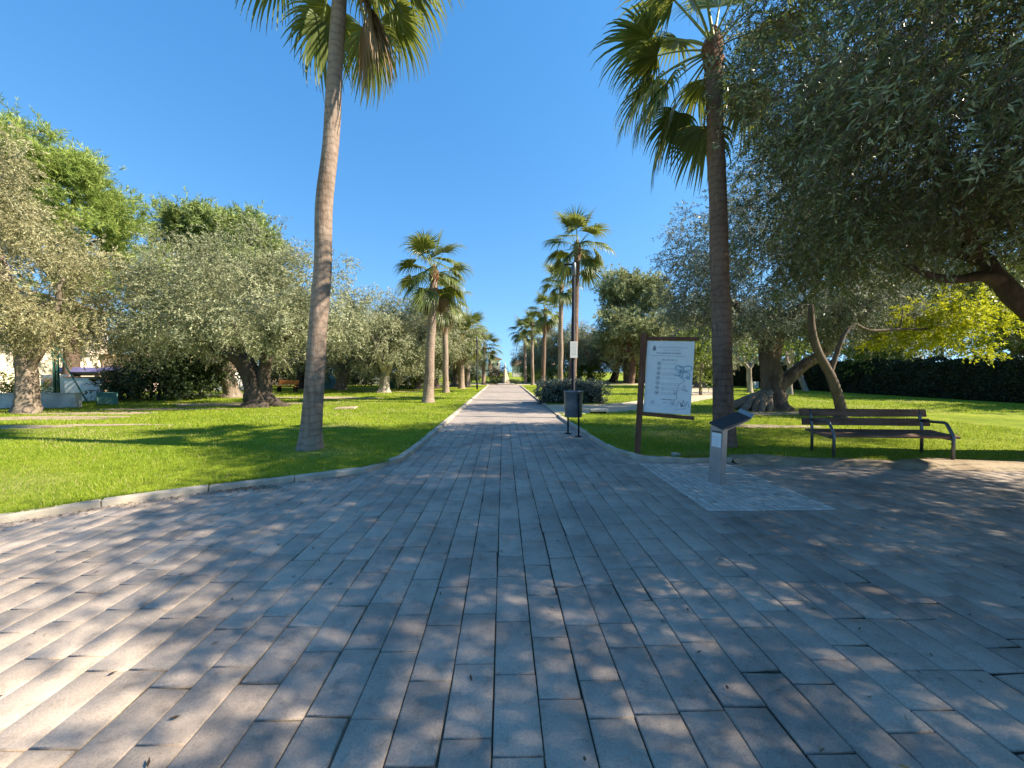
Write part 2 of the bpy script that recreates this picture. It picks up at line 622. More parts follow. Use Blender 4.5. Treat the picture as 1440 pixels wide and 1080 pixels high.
b = NB('joint_dirt')
v = b.coord()
sx = b.n('ShaderNodeSeparateXYZ')
b.l(v, sx.inputs[0])
mr = b.n('ShaderNodeMapRange')
mr.inputs[1].default_value = .2
mr.inputs[2].default_value = -2.4
b.l(sx.outputs[0], mr.inputs[0])
nn = b.noise(v, 2.2, 5, .7)
fm = b.n('ShaderNodeMath', operation='MULTIPLY')
b.l(mr.outputs[0], fm.inputs[0])
b.l(b.ramp(nn, [(0.34, (0, 0, 0)), (0.5, (1, 1, 1))]), fm.inputs[1])
dk = b.ramp(b.noise(v, 11, 4, .7), [(0.3, (.028, .023, .017)), (0.7, (.085, .07, .05))])
sandc = b.ramp(b.noise(v, 14, 4, .7), [(0.3, (.22, .165, .10)), (0.7, (.44, .35, .24))])
M['joint'] = b.done(b.pbr(b.mix(fm.outputs[0], dk, sandc), .95, 0, b.bump(b.noise(v, 70, 3), .5, .01), .1))
M['kerb'] = simple('kerb_concrete', (.40, .35, .28), .22, 3.5, .85, 0, .4, 60)

b = NB('pinkish_paving')
v = b.coord()
br = b.n('ShaderNodeTexBrick')
br.offset = .5
br.inputs['Color1'].default_value = (.37, .32, .285, 1)
br.inputs['Color2'].default_value = (.30, .26, .235, 1)
br.inputs['Mortar'].default_value = (.17, .145, .125, 1)
br.inputs['Scale'].default_value = 1
br.inputs['Mortar Size'].default_value = .006
br.inputs['Brick Width'].default_value = .21
br.inputs['Row Height'].default_value = .105
b.l(v, br.inputs[0])
st = b.ramp(b.noise(v, .8, 5), [(0.3, (.78, .78, .78)), (0.7, (1.08, 1.06, 1.04))])
c = b.mix(1, br.outputs[0], st, 'MULTIPLY')
M['pink'] = b.done(b.pbr(c, .85, 0, b.bump(b.noise(v, 60, 4), .4, .01), .25))

# base terrain sheet to the horizon
bm = BM()
bm.poly([(-2500, -600, -.05), (2500, -600, -.05), (2500, 4000, -.05), (-2500, 4000, -.05)])
struct(bm.build('ground', M['lawn']))

# bedding under the slabs
bm = BM()
bm.poly([(-26, -7, -.0115), (26, -7, -.0115), (26, 8.4, -.0115), (3, 8.4, -.0115), (3, 14.6, -.0115), (-2.6, 14.6, -.0115), (-2.6, 8.4, -.0115), (-26, 8.4, -.0115)])
struct(bm.build('paving_bed', M['joint']))

PATCH = [(2.3645, 4.33), (3.9010, 4.33), (3.9010, 6.60), (2.3645, 6.60)]
EDGE_R = [(4.0, 6.60), (5.3, 6.50), (6.6, 6.28), (8.2, 6.02), (10.5, 5.7), (14, 5.3), (26, 4.0)]


def right_edge(x):
    return np.interp(x, [p[0] for p in EDGE_R], [p[1] for p in EDGE_R])


def slabs():
    rg = np.random.default_rng(3)
    rows = []
    W_ = .2195
    L_ = .435
    ncol = int(44 / W_)
    for i in range(ncol):
        x0 = -22 + i * W_
        inp = PATCH[0][0] - .01 < x0 < PATCH[1][0] - .05
        y = -5 + (L_ / 2 if i % 2 else 0) + rg.normal(0, .012) + (rg.uniform(0, .2) if rg.random() < .08 else 0)
        while y < 11.9:
            ln = L_ + rg.normal(0, .003)
            if rg.random() < .05:
                ln = L_ * rg.choice([.5, .75, 1.25])
            if inp and y < PATCH[0][1] < y + ln + .1:
                ln = PATCH[0][1] - y
            if inp and PATCH[0][1] <= y < PATCH[2][1]:
                y = PATCH[2][1]
                continue
            rows.append((x0, y, W_, ln))
            y += ln
    A = np.array(rows)
    cx, cy = A[:, 0] + A[:, 2] / 2, A[:, 1] + A[:, 3] / 2
    kl = np.array(KL)
    keep = np.ones(len(A), bool)
    ly = np.interp(cx, kl[:, 0], kl[:, 1])
    keep &= ~((cx < -1.80) & (cy > ly + .45))
    keep &= ~((cx < -1.95) & (cy > 7.3))
    keep &= ~((cx > 2.3) & (cy > 7.6))
    keep &= ~((cx > 3.9) & (cy - A[:, 3] * .3 > right_edge(cx)))
    A = A[keep]
    k = len(A)
    g = rg.uniform(.0026, .0046, (k, 4))
    x0, x1 = A[:, 0] + g[:, 0], A[:, 0] + A[:, 2] - g[:, 1]
    sh = rg.normal(0, .0008, len(A))
    x0, x1 = x0 + sh, x1 + sh
    y0, y1 = A[:, 1] + g[:, 2] * 1.1, A[:, 1] + A[:, 3] - g[:, 3] * 1.1
    z = rg.normal(0, .001, k)
    tx, ty = rg.normal(0, .0045, k), rg.normal(0, .003, k)

    be = .005
    xc, yc = (x0 + x1) / 2, (y0 + y1) / 2

    cj = np.where(rg.random((k, 4)) < .14, rg.uniform(0, .012, (k, 4)), 0)
    cj2 = np.where(cj > 0, rg.uniform(0, .014, (k, 4)), 0)

    def ring(ins, dz):
        out_ = []
        for sx, sy in ((0, 0), (1, 0), (1, 1), (0, 1)):
            X = np.where(sx, x1 - ins, x0 + ins)
            Y = np.where(sy, y1 - ins, y0 + ins)
            X = X + cj[:, sx + 2 * sy] * (1 if sx == 0 else -1) * (dz > -.02)
            Y = Y + cj2[:, sx + 2 * sy] * (1 if sy == 0 else -1) * (dz > -.02)
            out_.append(np.stack([X, Y, z + dz + (X - xc) * tx + (Y - yc) * ty], 1))
        return out_
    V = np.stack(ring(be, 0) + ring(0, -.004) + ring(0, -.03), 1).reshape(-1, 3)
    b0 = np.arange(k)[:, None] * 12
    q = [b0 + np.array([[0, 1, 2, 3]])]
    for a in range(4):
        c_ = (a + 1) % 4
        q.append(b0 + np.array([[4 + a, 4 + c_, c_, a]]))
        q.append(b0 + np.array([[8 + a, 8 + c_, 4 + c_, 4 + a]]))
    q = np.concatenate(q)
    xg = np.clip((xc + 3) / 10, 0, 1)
    ti = np.clip(rg.normal(.5, .085, k) - .42 * xg + .14, 0, 1)  # tint falls towards the right, painting in deeper shade under the trees
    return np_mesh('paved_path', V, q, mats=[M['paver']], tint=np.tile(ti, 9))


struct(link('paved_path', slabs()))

# granite sett patch
def setts():
    rg = np.random.default_rng(5)
    P = []
    n_x, n_y = 17, 26
    (ax, ay), (bx, by), (cx, cy), (dx, dy) = PATCH
    V, q, ti = [], [], []
    for i in range(n_x):
        for j in range(n_y):
            m = .05
            cs = []
            for (u, v_) in ((i + m, j + m), (i + 1 - m, j + m), (i + 1 - m, j + 1 - m), (i + m, j + 1 - m)):
                u, v_ = (u + rg.normal(0, .02)) / n_x, (v_ + rg.normal(0, .02)) / n_y
                X = (1 - v_) * ((1 - u) * ax + u * bx) + v_ * ((1 - u) * dx + u * cx)
                Y = (1 - v_) * ((1 - u) * ay + u * by) + v_ * ((1 - u) * dy + u * cy)
                cs.append((X, Y))
            z = rg.normal(.0, .002)
            mx, my = sum(c[0] for c in cs) / 4, sum(c[1] for c in cs) / 4
            k = len(V)
            V += [(mx + (c[0] - mx) * .84, my + (c[1] - my) * .84, z + .003) for c in cs]
            V += [(c[0], c[1], z - .006) for c in cs]
            V += [(c[0], c[1], z - .03) for c in cs]
            q.append((k, k + 1, k + 2, k + 3))
            t = min(1, max(0, rg.normal(.62, .2)))
            ti.append(t)
            for a in range(4):
                e = (a + 1) % 4
                q.append((k + 4 + a, k + 4 + e, k + e, k + a))
                q.append((k + 8 + a, k + 8 + e, k + 4 + e, k + 4 + a))
                ti += [t, t]
    return np_mesh('sett_paving', V, q, mats=[M['sett']], tint=ti)


b = NB('granite_setts')
v = b.coord()
c = b.ramp(b.attr('tint'), [(0.0, (.36, .30, .255)), (0.5, (.50, .42, .36)), (1.0, (.62, .54, .47))])
sp = b.ramp(b.noise(v, 120, 2, .8), [(0.3, (.7, .7, .7)), (0.7, (1.15, 1.15, 1.15))])
M['sett'] = b.done(b.pbr(b.mix(1, c, sp, 'MULTIPLY'), .75, 0, b.bump(b.noise(v, 80, 3), .4, .01), .3))
struct(link('sett_paving', setts()))

# far path of small pinkish pavers
bm = BM()
bm.poly([(-1.75, 11.75, .003), (1.95, 11.75, .003), (1.95, 46.3, .003), (-1.75, 46.3, .003)])
struct(bm.build('far_path', M['pink']))


def kerb(name, line, side, seg=1.0, w_=.13, h=.075):
    """row of kerb stones following a line; side +1 = body to the left of travel"""
    bm = BM()
    P = [Vector((p[0], p[1], 0)) for p in line]
    acc, pts = 0.0, [P[0]]
    for a, c in zip(P, P[1:]):
        L_ = (c - a).length
        d = seg - acc
        while d <= L_:
            pts.append(a + (c - a) * (d / L_))
            d += seg
        acc = (acc + L_) % seg
    rr = random.Random(11)
    for a, c in zip(pts, pts[1:]):
        d = (c - a)
        if d.length < .2:
            continue
        u = d.normalized()
        nrm = Vector((-u.y, u.x, 0)) * side
        mid = (a + c) / 2 + nrm * (w_ / 2 + rr.uniform(-.004, .004))
        bm.box((mid.x, mid.y, h / 2 - .06 + rr.uniform(-.004, .004)), (d.length - .008, w_, h + .12), (0, rr.uniform(-.004, .004), math.atan2(u.y, u.x) + rr.uniform(-.004, .004)), .012)
    return struct(bm.build(name, M['kerb']))


kerb('kerb', KL, 1)
kerb('kerb', KR0, -1, .8)
kerb('kerb', KR1, -1)
kerb('kerb', smooth_line([(2.1, 18.05), (3.4, 17.9), (4.8, 18.1), (6.2, 19.2), (8.5, 21.6)], 4), 1, .8, .1, .06)
kerb('kerb', smooth_line([(2.1, 13.95), (3.2, 14.3), (4.6, 15.0), (6.6, 16.5), (9.5, 19.2)], 4), -1, .8, .1, .06)


def sheet(name, poly, z, mat, grid=None, kind='structure'):
    bm = bmesh.new()
    vs = [bm.verts.new((p[0], p[1], z)) for p in poly]
    f = bm.faces.new(vs)
    bmesh.ops.triangulate(bm, faces=[f])
    bmesh.ops.recalc_face_normals(bm, faces=bm.faces)
    for f in bm.faces:
        if f.normal.z < 0:
            f.normal_flip()
    me = bpy.data.meshes.new(name)
    bm.to_mesh(me)
    bm.free()
    me.materials.append(mat)
    return struct(link(name, me), kind)


LZ = .045
lawn_left_poly = [(p[0] - .10 if p[1] > 6 else p[0] - .06, p[1] + (.09 if p[1] < 6.5 else 0)) for p in KL] + [(-1.85, 46), (-70, 46), (-70, -6)]
sheet('left_lawn', lawn_left_poly, LZ, M['lawn'])
lawn_right_a = [(p[0] + .06, p[1] + (.09 if p[1] < 7 else 0)) for p in KR0] + [(3.2, 14.4), (4.6, 15.1), (6.6, 16.6), (9.5, 19.3), (14, 24), (20, 34), (23, 46), (70, 46), (70, 4.2)] + [(x, y + .30) for x, y in EDGE_R[:0:-1]] + [(4.3, 6.75)]
sheet('right_lawn', lawn_right_a, LZ, M['lawn'])
lawn_right_b = [(2.0, 18.15), (3.4, 18.0), (4.8, 18.2), (6.2, 19.3), (8.5, 21.7), (12, 25.5), (17, 35), (19.5, 46), (2.0, 46)]
sheet('right_lawn', lawn_right_b, LZ, M['lawn'])
sand_poly = [(1.95, 14.0), (3.2, 14.25), (4.6, 14.9), (6.6, 16.4), (9.5, 19.1), (14.1, 23.8), (20.2, 33.9), (23.2, 46), (19.2, 46), (16.8, 35.2), (11.8, 25.7), (8.3, 21.9), (6.1, 19.5), (4.8, 18.35), (3.4, 18.1), (1.95, 18.2)]
sheet('sandy_path', sand_poly, .030, M['sand'])


def blob(name, cx, cy, rx, ry, z, mat, seed, n=40):
    rr = random.Random(seed)
    ph = [rr.uniform(0, 6.28) for _ in range(6)]
    pts = []
    for i in range(n):
        a = 2 * math.pi * i / n
        k = 1 + .16 * math.sin(2 * a + ph[0]) + .13 * math.sin(3 * a + ph[1]) + .10 * math.sin(5 * a + ph[2]) + .07 * math.sin(9 * a + ph[3])
        pts.append((cx + rx * k * math.cos(a), cy + ry * k * math.sin(a)))
    sheet(name, pts, z, mat)
    return pts


SOIL = []
for i, (px, py, rx, ry) in enumerate([(45, 590, 3.2, .55), (130, 583, 2.2, .5), (215, 577, 2.6, .45), (330, 570, 3.0, 1.0), (440, 560, 3.2, .7), (300, 556, 4.0, 1.2), (20, 603, 1.6, .35),
                                      (1010, 548, 1.2, .9), (1090, 583, 1.8, .6), (1085, 602, 1.3, .3), (485, 561, 2.2, .5), (545, 552, 2.6, .7), (150, 600, 1.5, .22)]):
    p = G(px, py)
    SOIL.append(blob('bare_earth', p.x, p.y, rx, ry, LZ + .004 + .0004 * i, M['soil'], 20 + i))
# trodden strip along the paving under the bench
strip = []
rr = random.Random(4)
for i in range(60):
    x = 4.05 + i * .2
    strip.append((x, float(right_edge(x)) - .10 + .05 * math.sin(x * 2.3 + 1) + rr.uniform(-.03, .03)))
top = []
for i in range(60):
    x = 4.05 + i * .2
    top.append((x, float(right_edge(x)) + .30 + .12 * math.sin(x * 1.7) + .09 * math.sin(x * 4.1 + 1) + rr.uniform(-.05, .05) + (0.12 if x > 7 else 0)))
SOIL.append(strip + top[::-1])
V, q = [], []
for i, (a, c_) in enumerate(zip(strip, top)):
    for u, z in ((0, .0015), (.3, .02), (.55, LZ + .006), (1.0, LZ + .007)):
        V.append((a[0] + (c_[0] - a[0]) * u, a[1] + (c_[1] - a[1]) * u, z + .003 * math.sin(i * 1.3 + 3 * u) * (0 < u < .5)))
    V.append((c_[0], float(right_edge(c_[0])) + .75, LZ - .014))
    if i:
        for k in range(4):
            m = i * 5 + k
            q.append((m - 5, m, m + 1, m - 4))
struct(link('bare_earth', np_mesh('bare_earth', V, q, mats=[M['soil']], smooth=True)))


# grass blades: one object nobody could count
def grass():
    rg = np.random.default_rng(9)
    parts = []
    for (x0, x1, y0, y1, d, h, wd) in ((-13, -1.6, 2.5, 7.0, 2300, .05, .007), (-18, -1.6, 7.0, 11, 900, .052, .012), (-24, -1.6, 11, 20, 330, .055, .022), (-30, -1.6, 20, 34, 90, .06, .045),
                                      (2.0, 9.0, 6.6, 9.5, 1900, .05, .008), (2.0, 14.0, 9.5, 14, 620, .052, .014), (9, 13.0, 5.5, 9.5, 700, .05, .012), (2.0, 24.0, 14, 24, 200, .055, .025), (2, 24, 24, 40, 60, .06, .05)):
        k = int((x1 - x0) * (y1 - y0) * d)
        P = np.stack([rg.uniform(x0, x1, k), rg.uniform(y0, y1, k)], 1)
        keep = pip(P, lawn_left_poly) | pip(P, lawn_right_a) | pip(P, lawn_right_b)
        for s in SOIL:
            keep &= ~(pip(P, s) & (rg.random(k) < .93))
        cl = np.sin(P[:, 0] * 2.1 + 1.3 * np.sin(P[:, 1] * 1.7)) * np.sin(P[:, 1] * 2.6 + np.sin(P[:, 0] * 1.1))
        keep &= rg.random(k) < .8 + .25 * cl
        # keep only what lies inside the view cone with a margin
        keep &= np.abs(P[:, 0]) < 1.55 * P[:, 1] + 2.0
        P, cl = P[keep], cl[keep]
        k = len(P)
        hh = h * (.35 + 1.1 * rg.random(k) ** 1.6) * (1 + .3 * cl)
        a = rg.uniform(0, 6.283, k)
        lean = rg.uniform(.1, .9, k) * hh
        b_ = rg.uniform(0, 6.283, k)
        V = np.zeros((k, 3, 3))
        V[:, 0, 0] = P[:, 0] + np.cos(a) * wd / 2
        V[:, 0, 1] = P[:, 1] + np.sin(a) * wd / 2
        V[:, 1, 0] = P[:, 0] - np.cos(a) * wd / 2
        V[:, 1, 1] = P[:, 1] - np.sin(a) * wd / 2
        V[:, :2, 2] = LZ - .004
        V[:, 2, 0] = P[:, 0] + np.cos(b_) * lean
        V[:, 2, 1] = P[:, 1] + np.sin(b_) * lean
        V[:, 2, 2] = LZ + hh
        big = .14 * np.sin(P[:, 0] * .7 + 2 + np.sin(P[:, 1])) * np.sin(P[:, 1] * .9) + .12 * cl
        dry = np.sin(P[:, 0] * .43 + 1.1 * np.sin(P[:, 1] * .5 + 1)) * np.sin(P[:, 1] * .61 + 2) + .5 * np.sin(P[:, 0] * 1.9) * np.sin(P[:, 1] * 2.3 + 1)
        tv = np.clip(rg.normal(.46, .17, k) + big, 0, .9)
        tv = np.where(rg.random(k) < .04 + .34 * np.clip(dry - .3, 0, 1), 1.0, tv)
        parts.append((V.reshape(-1, 3), tv))
    for line, sg in ((KL, 1), (KR0, -1)):
        L_ = np.array(line)
        k = 9000
        i = rg.integers(0, len(L_) - 1, k)
        f = rg.random(k)[:, None]
        d_ = unit(L_[i + 1] - L_[i])
        nn_ = np.stack([-d_[:, 1], d_[:, 0]], 1) * sg
        P = L_[i] * (1 - f) + L_[i + 1] * f + nn_ * rg.uniform(.125, .17, k)[:, None]
        tuft = np.sin(P[:, 0] * 3.1 + P[:, 1] * 2.3) + .6 * np.sin(P[:, 0] * 8.7 - P[:, 1] * 5.1)
        P, nn_ = P[tuft > -.1], nn_[tuft > -.1]
        k = len(P)
        V = np.zeros((k, 3, 3))
        a = rg.uniform(0, 6.283, k)
        V[:, 0, :2] = P + np.stack([np.cos(a), np.sin(a)], 1) * .004
        V[:, 1, :2] = P - np.stack([np.cos(a), np.sin(a)], 1) * .004
        V[:, :2, 2] = LZ - .005
        V[:, 2, :2] = P - nn_ * rg.uniform(-.02, .09, k)[:, None] + rg.normal(0, .02, (k, 2))
        V[:, 2, 2] = LZ + rg.uniform(.045, .10, k)
        parts.append((V.reshape(-1, 3), np.clip(rg.normal(.46, .2, k), 0, 1)))
    V = np.concatenate([p[0] for p in parts])
    t = np.concatenate([p[1] for p in parts])
    return np_mesh('grass', V, tris=np.arange(len(V)).reshape(-1, 3), mats=[M['grass']], tint=t)


struct(link('grass', grass()), 'stuff')


# fallen leaves and litter on the paving
def litter():
    rg = np.random.default_rng(17)
    kl = np.array(KL)
    Ps = []
    k = 380
    Ps.append(np.stack([rg.uniform(-9, 8, k), rg.uniform(1.2, 7, k)], 1))
    i = rg.integers(10, len(kl) - 40, 900)
    Ps.append(kl[i] + np.stack([rg.normal(.05, .09, 900), -np.abs(rg.normal(.03, .09, 900))], 1))
    Ps.append(np.stack([rg.normal(-3.55, .28, 420), rg.normal(5.28, .07, 420)], 1))
    Ps.append(np.stack([rg.uniform(4, 9, 500), rg.normal(6.35, .25, 500)], 1))
    P = np.concatenate(Ps)
    ly = np.interp(P[:, 0], kl[:, 0], kl[:, 1])
    P = P[~((P[:, 0] < -1.8) & (P[:, 1] > ly - .01))]
    m = 1500
    LP = np.concatenate([np.stack([rg.uniform(-12, -2, m), rg.uniform(4.5, 16, m)], 1), np.stack([rg.uniform(2.3, 13, m), rg.uniform(6.9, 14, m)], 1)])
    LP = LP[pip(LP, lawn_left_poly) | pip(LP, lawn_right_a)]
    zz = np.concatenate([np.full(len(P), .012), np.full(len(LP), LZ + .035)])
    P = np.concatenate([P, LP])
    k = len(P)
    a = rg.uniform(0, 6.283, k)
    Dl = np.stack([np.cos(a), np.sin(a), rg.normal(0, .12, k)], 1)
    N = np.stack([rg.normal(0, .3, k), rg.normal(0, .3, k), np.ones(k)], 1)
    B = np.concatenate([P, zz[:, None]], 1)
    V, q, t = leaves(B, unit(Dl), unit(N), rg.uniform(.018, .05, k), rg.uniform(.007, .016, k), rg.uniform(0, .8, k))
    return np_mesh('fallen_leaves', V, q, mats=[leaf_mat('fallen_leaf', (.03, .02, .012), (.10, .07, .035), (.26, .21, .08), .1)], tint=t)


struct(link('fallen_leaves', litter()), 'stuff')


# ------------------------------------------------------------------ trees
def tree(name, label, cat, loc, trunk, limbs, crown_me, bark_m, group=None, rz=0.0, flute=.10, gnarl=.07, n=14, scale=1.0, twist=1.2, nfl=5):
    """trunk: (points, radii); limbs: list of (points, radii)"""
    t = thing(name, label, cat, loc, rz, group, scale)
    link('trunk', limb_mesh('trunk', trunk[0], trunk[1], bark_m, n, 6, gnarl, flute, nfl, twist, seed=len(label)), t)
    for i, lb in enumerate(limbs):
        link('limb', limb_mesh('limb', lb[0], lb[1], bark_m, 8, 5, gnarl, flute * .4, 3, 1, seed=i), t)
    if crown_me is not None:
        link('crown', crown_me, t)
    return t


def auto_limbs(seed, top, r0, lobes, n=6, start_drop=.5):
    rg = random.Random(seed)
    out_ = []
    ch = sorted(lobes[1:], key=lambda l: rg.random())[:n]
    for l in ch:
        s = Vector(top) - Vector((0, 0, rg.uniform(0, start_drop)))
        e = Vector(l[:3])
        m1 = s.lerp(e, .4) + Vector((rg.uniform(-.3, .3), rg.uniform(-.3, .3), rg.uniform(-.1, .35)))
        m2 = s.lerp(e, .75) + Vector((rg.uniform(-.3, .3), rg.uniform(-.3, .3), rg.uniform(-.1, .3)))
        out_.append(([s, m1, m2, e], [r0, r0 * .72, r0 * .45, r0 * .15]))
    return out_


def gz(px, py):
    p = G(px, py)
    return (p.x, p.y, LZ - .02)


# --- generic olives for the groves (three kinds, copied)
OL = []
for i, (R_, H_, zc, hb, mat) in enumerate([(3.6, 4.2, 4.3, 1.7, 'olive'), (3.2, 3.8, 4.0, 1.5, 'olive_blue'), (3.9, 4.4, 4.5, 1.9, 'olive')]):
    lb = lobes_round(40 + i, R_, H_, zc, 15)
    OL.append((lb, foliage(60 + i, lb, M[mat], dens=1.2, twigs=10, nl=14, L=.14, W=.044, tw=.55, droop=.3)))


def grove_tree(kind, label, px=None, py=None, loc=None, s=1.0, rz=0.0, seed=0, group=None, bark_m='bark_olive', r=.34):
    lb, me = OL[kind]
    rg = random.Random(seed)
    hb = 1.7
    lx, ly = rg.uniform(-.5, .5), rg.uniform(-.4, .4)
    tr = ([(0, 0, -.1), (lx * .3, ly * .3, .35), (lx * .7, ly * .7, 1.0), (lx, ly, hb + .2)], [r * 1.9, r * 1.15, r, r * .85])
    return tree('olive_tree', label, 'tree', loc or gz(px, py), tr, auto_limbs(seed, (lx, ly, hb + .1), r * .62, lb, 5), me, M[bark_m], group, rz, .14, .1, 14, s)


# --- left: big dusty olive at the frame edge
lb = [(-.4, 0, 5.5, 2.3, 2.3, 2.7), (-1.5, .4, 4.6, 2.5, 2.4, 2.0), (1.7, .0, 4.3, 2.0, 2.0, 1.7), (2.15, -.3, 3.4, 1.2, 1.4, 1.0), (-1.5, -.5, 8.2, 1.7, 1.7, 1.6), (-1.7, 0, 9.6, 1.7, 1.7, 1.4), (-2.6, .3, 7.2, 2.3, 2.2, 2.0),
      (-.1, -.8, 6.8, 1.4, 1.5, 1.2), (1.3, .6, 5.4, 1.6, 1.7, 1.3), (-.2, -1.6, 5.4, 2.0, 1.6, 1.6), (-2.8, -.8, 3.9, 1.6, 1.5, 1.2), (.2, -1.4, 3.6, 1.7, 1.3, 1.0)]
me = foliage(101, lb, M['olive_gold'], dens=2.0, twigs=11, nl=16, L=.105, W=.031, tw=.5, droop=.35, tvar=.2)
L1 = gz(38, 582)
tree('olive_tree', 'tall dusty gold olive with a thick straight rough trunk, leftmost tree of the lawn', 'tree', L1,
     ([(0, 0, -.1), (.02, 0, .4), (.05, 0, 1.2), (.02, 0, 2.2), (-.05, 0, 3.4)], [.46, .34, .28, .26, .24]),
     auto_limbs(5, (-.05, 0, 3.2), .15, lb, 7) + [([(.05, 0, 1.5), (.7, -.1, 2.3), (1.5, -.2, 3.2)], [.16, .12, .06])], me, M['bark_olive'], None, 0, .1, .1, 16)

# --- pines behind
def pine_crown(seed, R_, H_, zc, mat, n=18, L=.30, W=.034, dens=1.15):
    l_ = lobes_round(seed, R_, H_, zc, n, .34, .7)
    return l_, foliage(seed + 1, l_, mat, dens=dens, twigs=11, nl=22, L=L, W=W, tw=.5, droop=-.15, upright=.35, spread=.25, tvar=.2, tip_light=.35)


pl, pme = pine_crown(201, 4.6, 9.0, 10.2, M['pine'])
p = D(95, 470, 25)
tree('pine_tree', 'bright green feathery pine rising behind the dusty olive at the left', 'tree', (p.x, 25, 0), ([(0, 0, -.1), (.2, 0, 3), (0, .1, 7), (.1, 0, 12)], [.45, .36, .3, .15]),
     auto_limbs(8, (.1, 0, 8.0), .15, pl, 9, 3), pme, M['bark_pine'], None, 0, .05, .05)
pl2, pme2 = pine_crown(215, 4.8, 5.8, 11.3, M['pine_dark'], 18, .36, .05, 1.3)
p = D(318, 420, 34)
pine_b = tree('pine_tree', 'flat topped green pine showing above the wide olive on the left lawn', 'tree', (p.x, 34, 0), ([(0, 0, -.1), (.2, 0, 3), (0, .1, 7), (.1, 0, 11.5)], [.45, .36, .3, .15]),
              auto_limbs(9, (.1, 0, 9.0), .15, pl2, 9, 2), pme2, M['bark_pine'], None, 0, .05, .05)
pl3 = [(0, 0, 5.5, 3.2, 3.0, 3.2)] + [l for l in lobes_round(231, 5.0, 8.6, 7.4, 20, .36, .75)[1:]]
pme3 = foliage(232, pl3, M['pine_pale'], dens=1.2, twigs=10, nl=12, L=.34, W=.08, tw=.5, droop=0, spread=.25, tvar=.2, tip_light=.3)
p = D(888, 420, 53)
tree('pine_tree', 'broad pale green rounded tree rising behind the dark olive right of the path', 'tree', (p.x, 53, 0), ([(0, 0, -.1), (.2, 0, 2), (0, .1, 5), (.1, 0, 9)], [.45, .36, .3, .12]),
     auto_limbs(19, (.1, 0, 4.5), .15, pl3, 7, 2), pme3, M['bark_pine'], None, 0, .05, .05, 14, 1.13)

# --- wide left olive with arching trunk
lb = [(-.4, 0, 4.9, 3.2, 2.8, 1.9), (-3.2, .2, 4.5, 2.3, 2.2, 1.8), (-4.6, .2, 3.7, 1.5, 1.5, 1.2), (-4.4, .3, 5.0, 1.7, 1.8, 1.3), (-2.3, -.5, 5.8, 1.9, 1.8, 1.5), (.2, -.2, 6.4, 2.1, 1.9, 1.4), (2.4, .1, 5.5, 1.9, 1.9, 1.5), (3.3, .2, 4.2, 1.5, 1.6, 1.4),
      (2.2, -.6, 3.4, 1.6, 1.5, 1.2), (.6, -1.6, 4.2, 1.7, 1.3, 1.4), (-1.6, -1.8, 3.9, 1.7, 1.3, 1.3), (1.2, -1.2, 3.2, 1.1, 1.0, .7), (-3.0, -1.4, 3.6, 1.4, 1.2, .8), (-4.9, -.4, 2.8, 1.0, 1.0, .7)]
me = foliage(111, lb, M['olive'], dens=2.1, twigs=11, nl=16, L=.10, W=.032, tw=.45, droop=.3, tvar=.2)
L2 = gz(362, 573)
olive_wide = tree('olive_tree', 'wide round olive with a thick gnarled trunk arching left, behind the near left palm', 'tree', L2,
     ([(.1, 0, -.1), (.05, 0, .3), (-.05, 0, .9), (-.2, 0, 1.5), (-.7, .1, 2.1), (-1.6, .1, 2.55), (-2.7, .2, 3.0)], [.85, .54, .42, .38, .31, .25, .17]),
     [([(.25, 0, -.1), (.3, 0, .5), (.32, 0, 1.3), (.45, .05, 2.3), (.6, .1, 3.6)], [.6, .36, .29, .26, .18]), ([(-.7, .1, 2.1), (-.9, .2, 3.0), (-1.2, .2, 4.0)], [.22, .16, .1]),
      ([(.5, .05, 2.4), (1.3, -.2, 3.0), (2.2, -.3, 3.5)], [.2, .14, .08]), ([(1.5, .1, -.08), (.9, 0, .1), (.4, 0, .35)], [.1, .25, .35])],
     me, M['bark_dark'], None, 0, .16, .1, 18)

# --- left grove behind
GRP = 'olives of the far left grove'
spec = [
    (0, 540, 553, .93, .4, 'olive with pale twisted split trunk left of the second left palm'),
    (2, 328, 560, 1.05, 2.0, 'olive with straight pale trunk just behind the wide arching olive'),
    (1, 478, 549, 1.1, 1.0, 'grey olive in the gap right of the nearest left palm trunk'),
    (0, 612, 547, 1.0, 2.2, 'olive with dark trunk showing between the second and third left palms'),
    (2, 585, 548, 1.05, 3.6, 'olive with dark trunk just left of the second left palm'),
    (1, 640, 544, 1.0, 4.1, 'olive behind the third left palm'),
    (0, 425, 548, 1.15, 5.0, 'olive over the orange bench on the left'),
]
for i, (k, px, py, s, rz, lab) in enumerate(spec):
    grove_tree(k, lab, px, py, None, s, rz, 300 + i, bark_m=['bark_pale', 'bark_olive', 'bark_olive', 'bark_dark', 'bark_dark', 'bark_olive', 'bark_dark'][i])
spec = [(2, -20, 50, 1.1), (0, -27, 46, 1.2), (1, -34, 42, 1.2), (2, -41, 48, 1.3), (0, -14, 60, 1.1), (1, -8.5, 66, 1.0), (2, -32, 60, 1.4), (1, -24, 70, 1.5), (0, -48, 36, 1.3), (2, -44, 28, 1.2)]
for i, (k, x, y, s) in enumerate(spec):
    grove_tree(k, 'grey green olive far back in the grove along the left side of the park', loc=(x, y, 0), s=s, rz=i * 1.3, seed=330 + i, group=GRP)

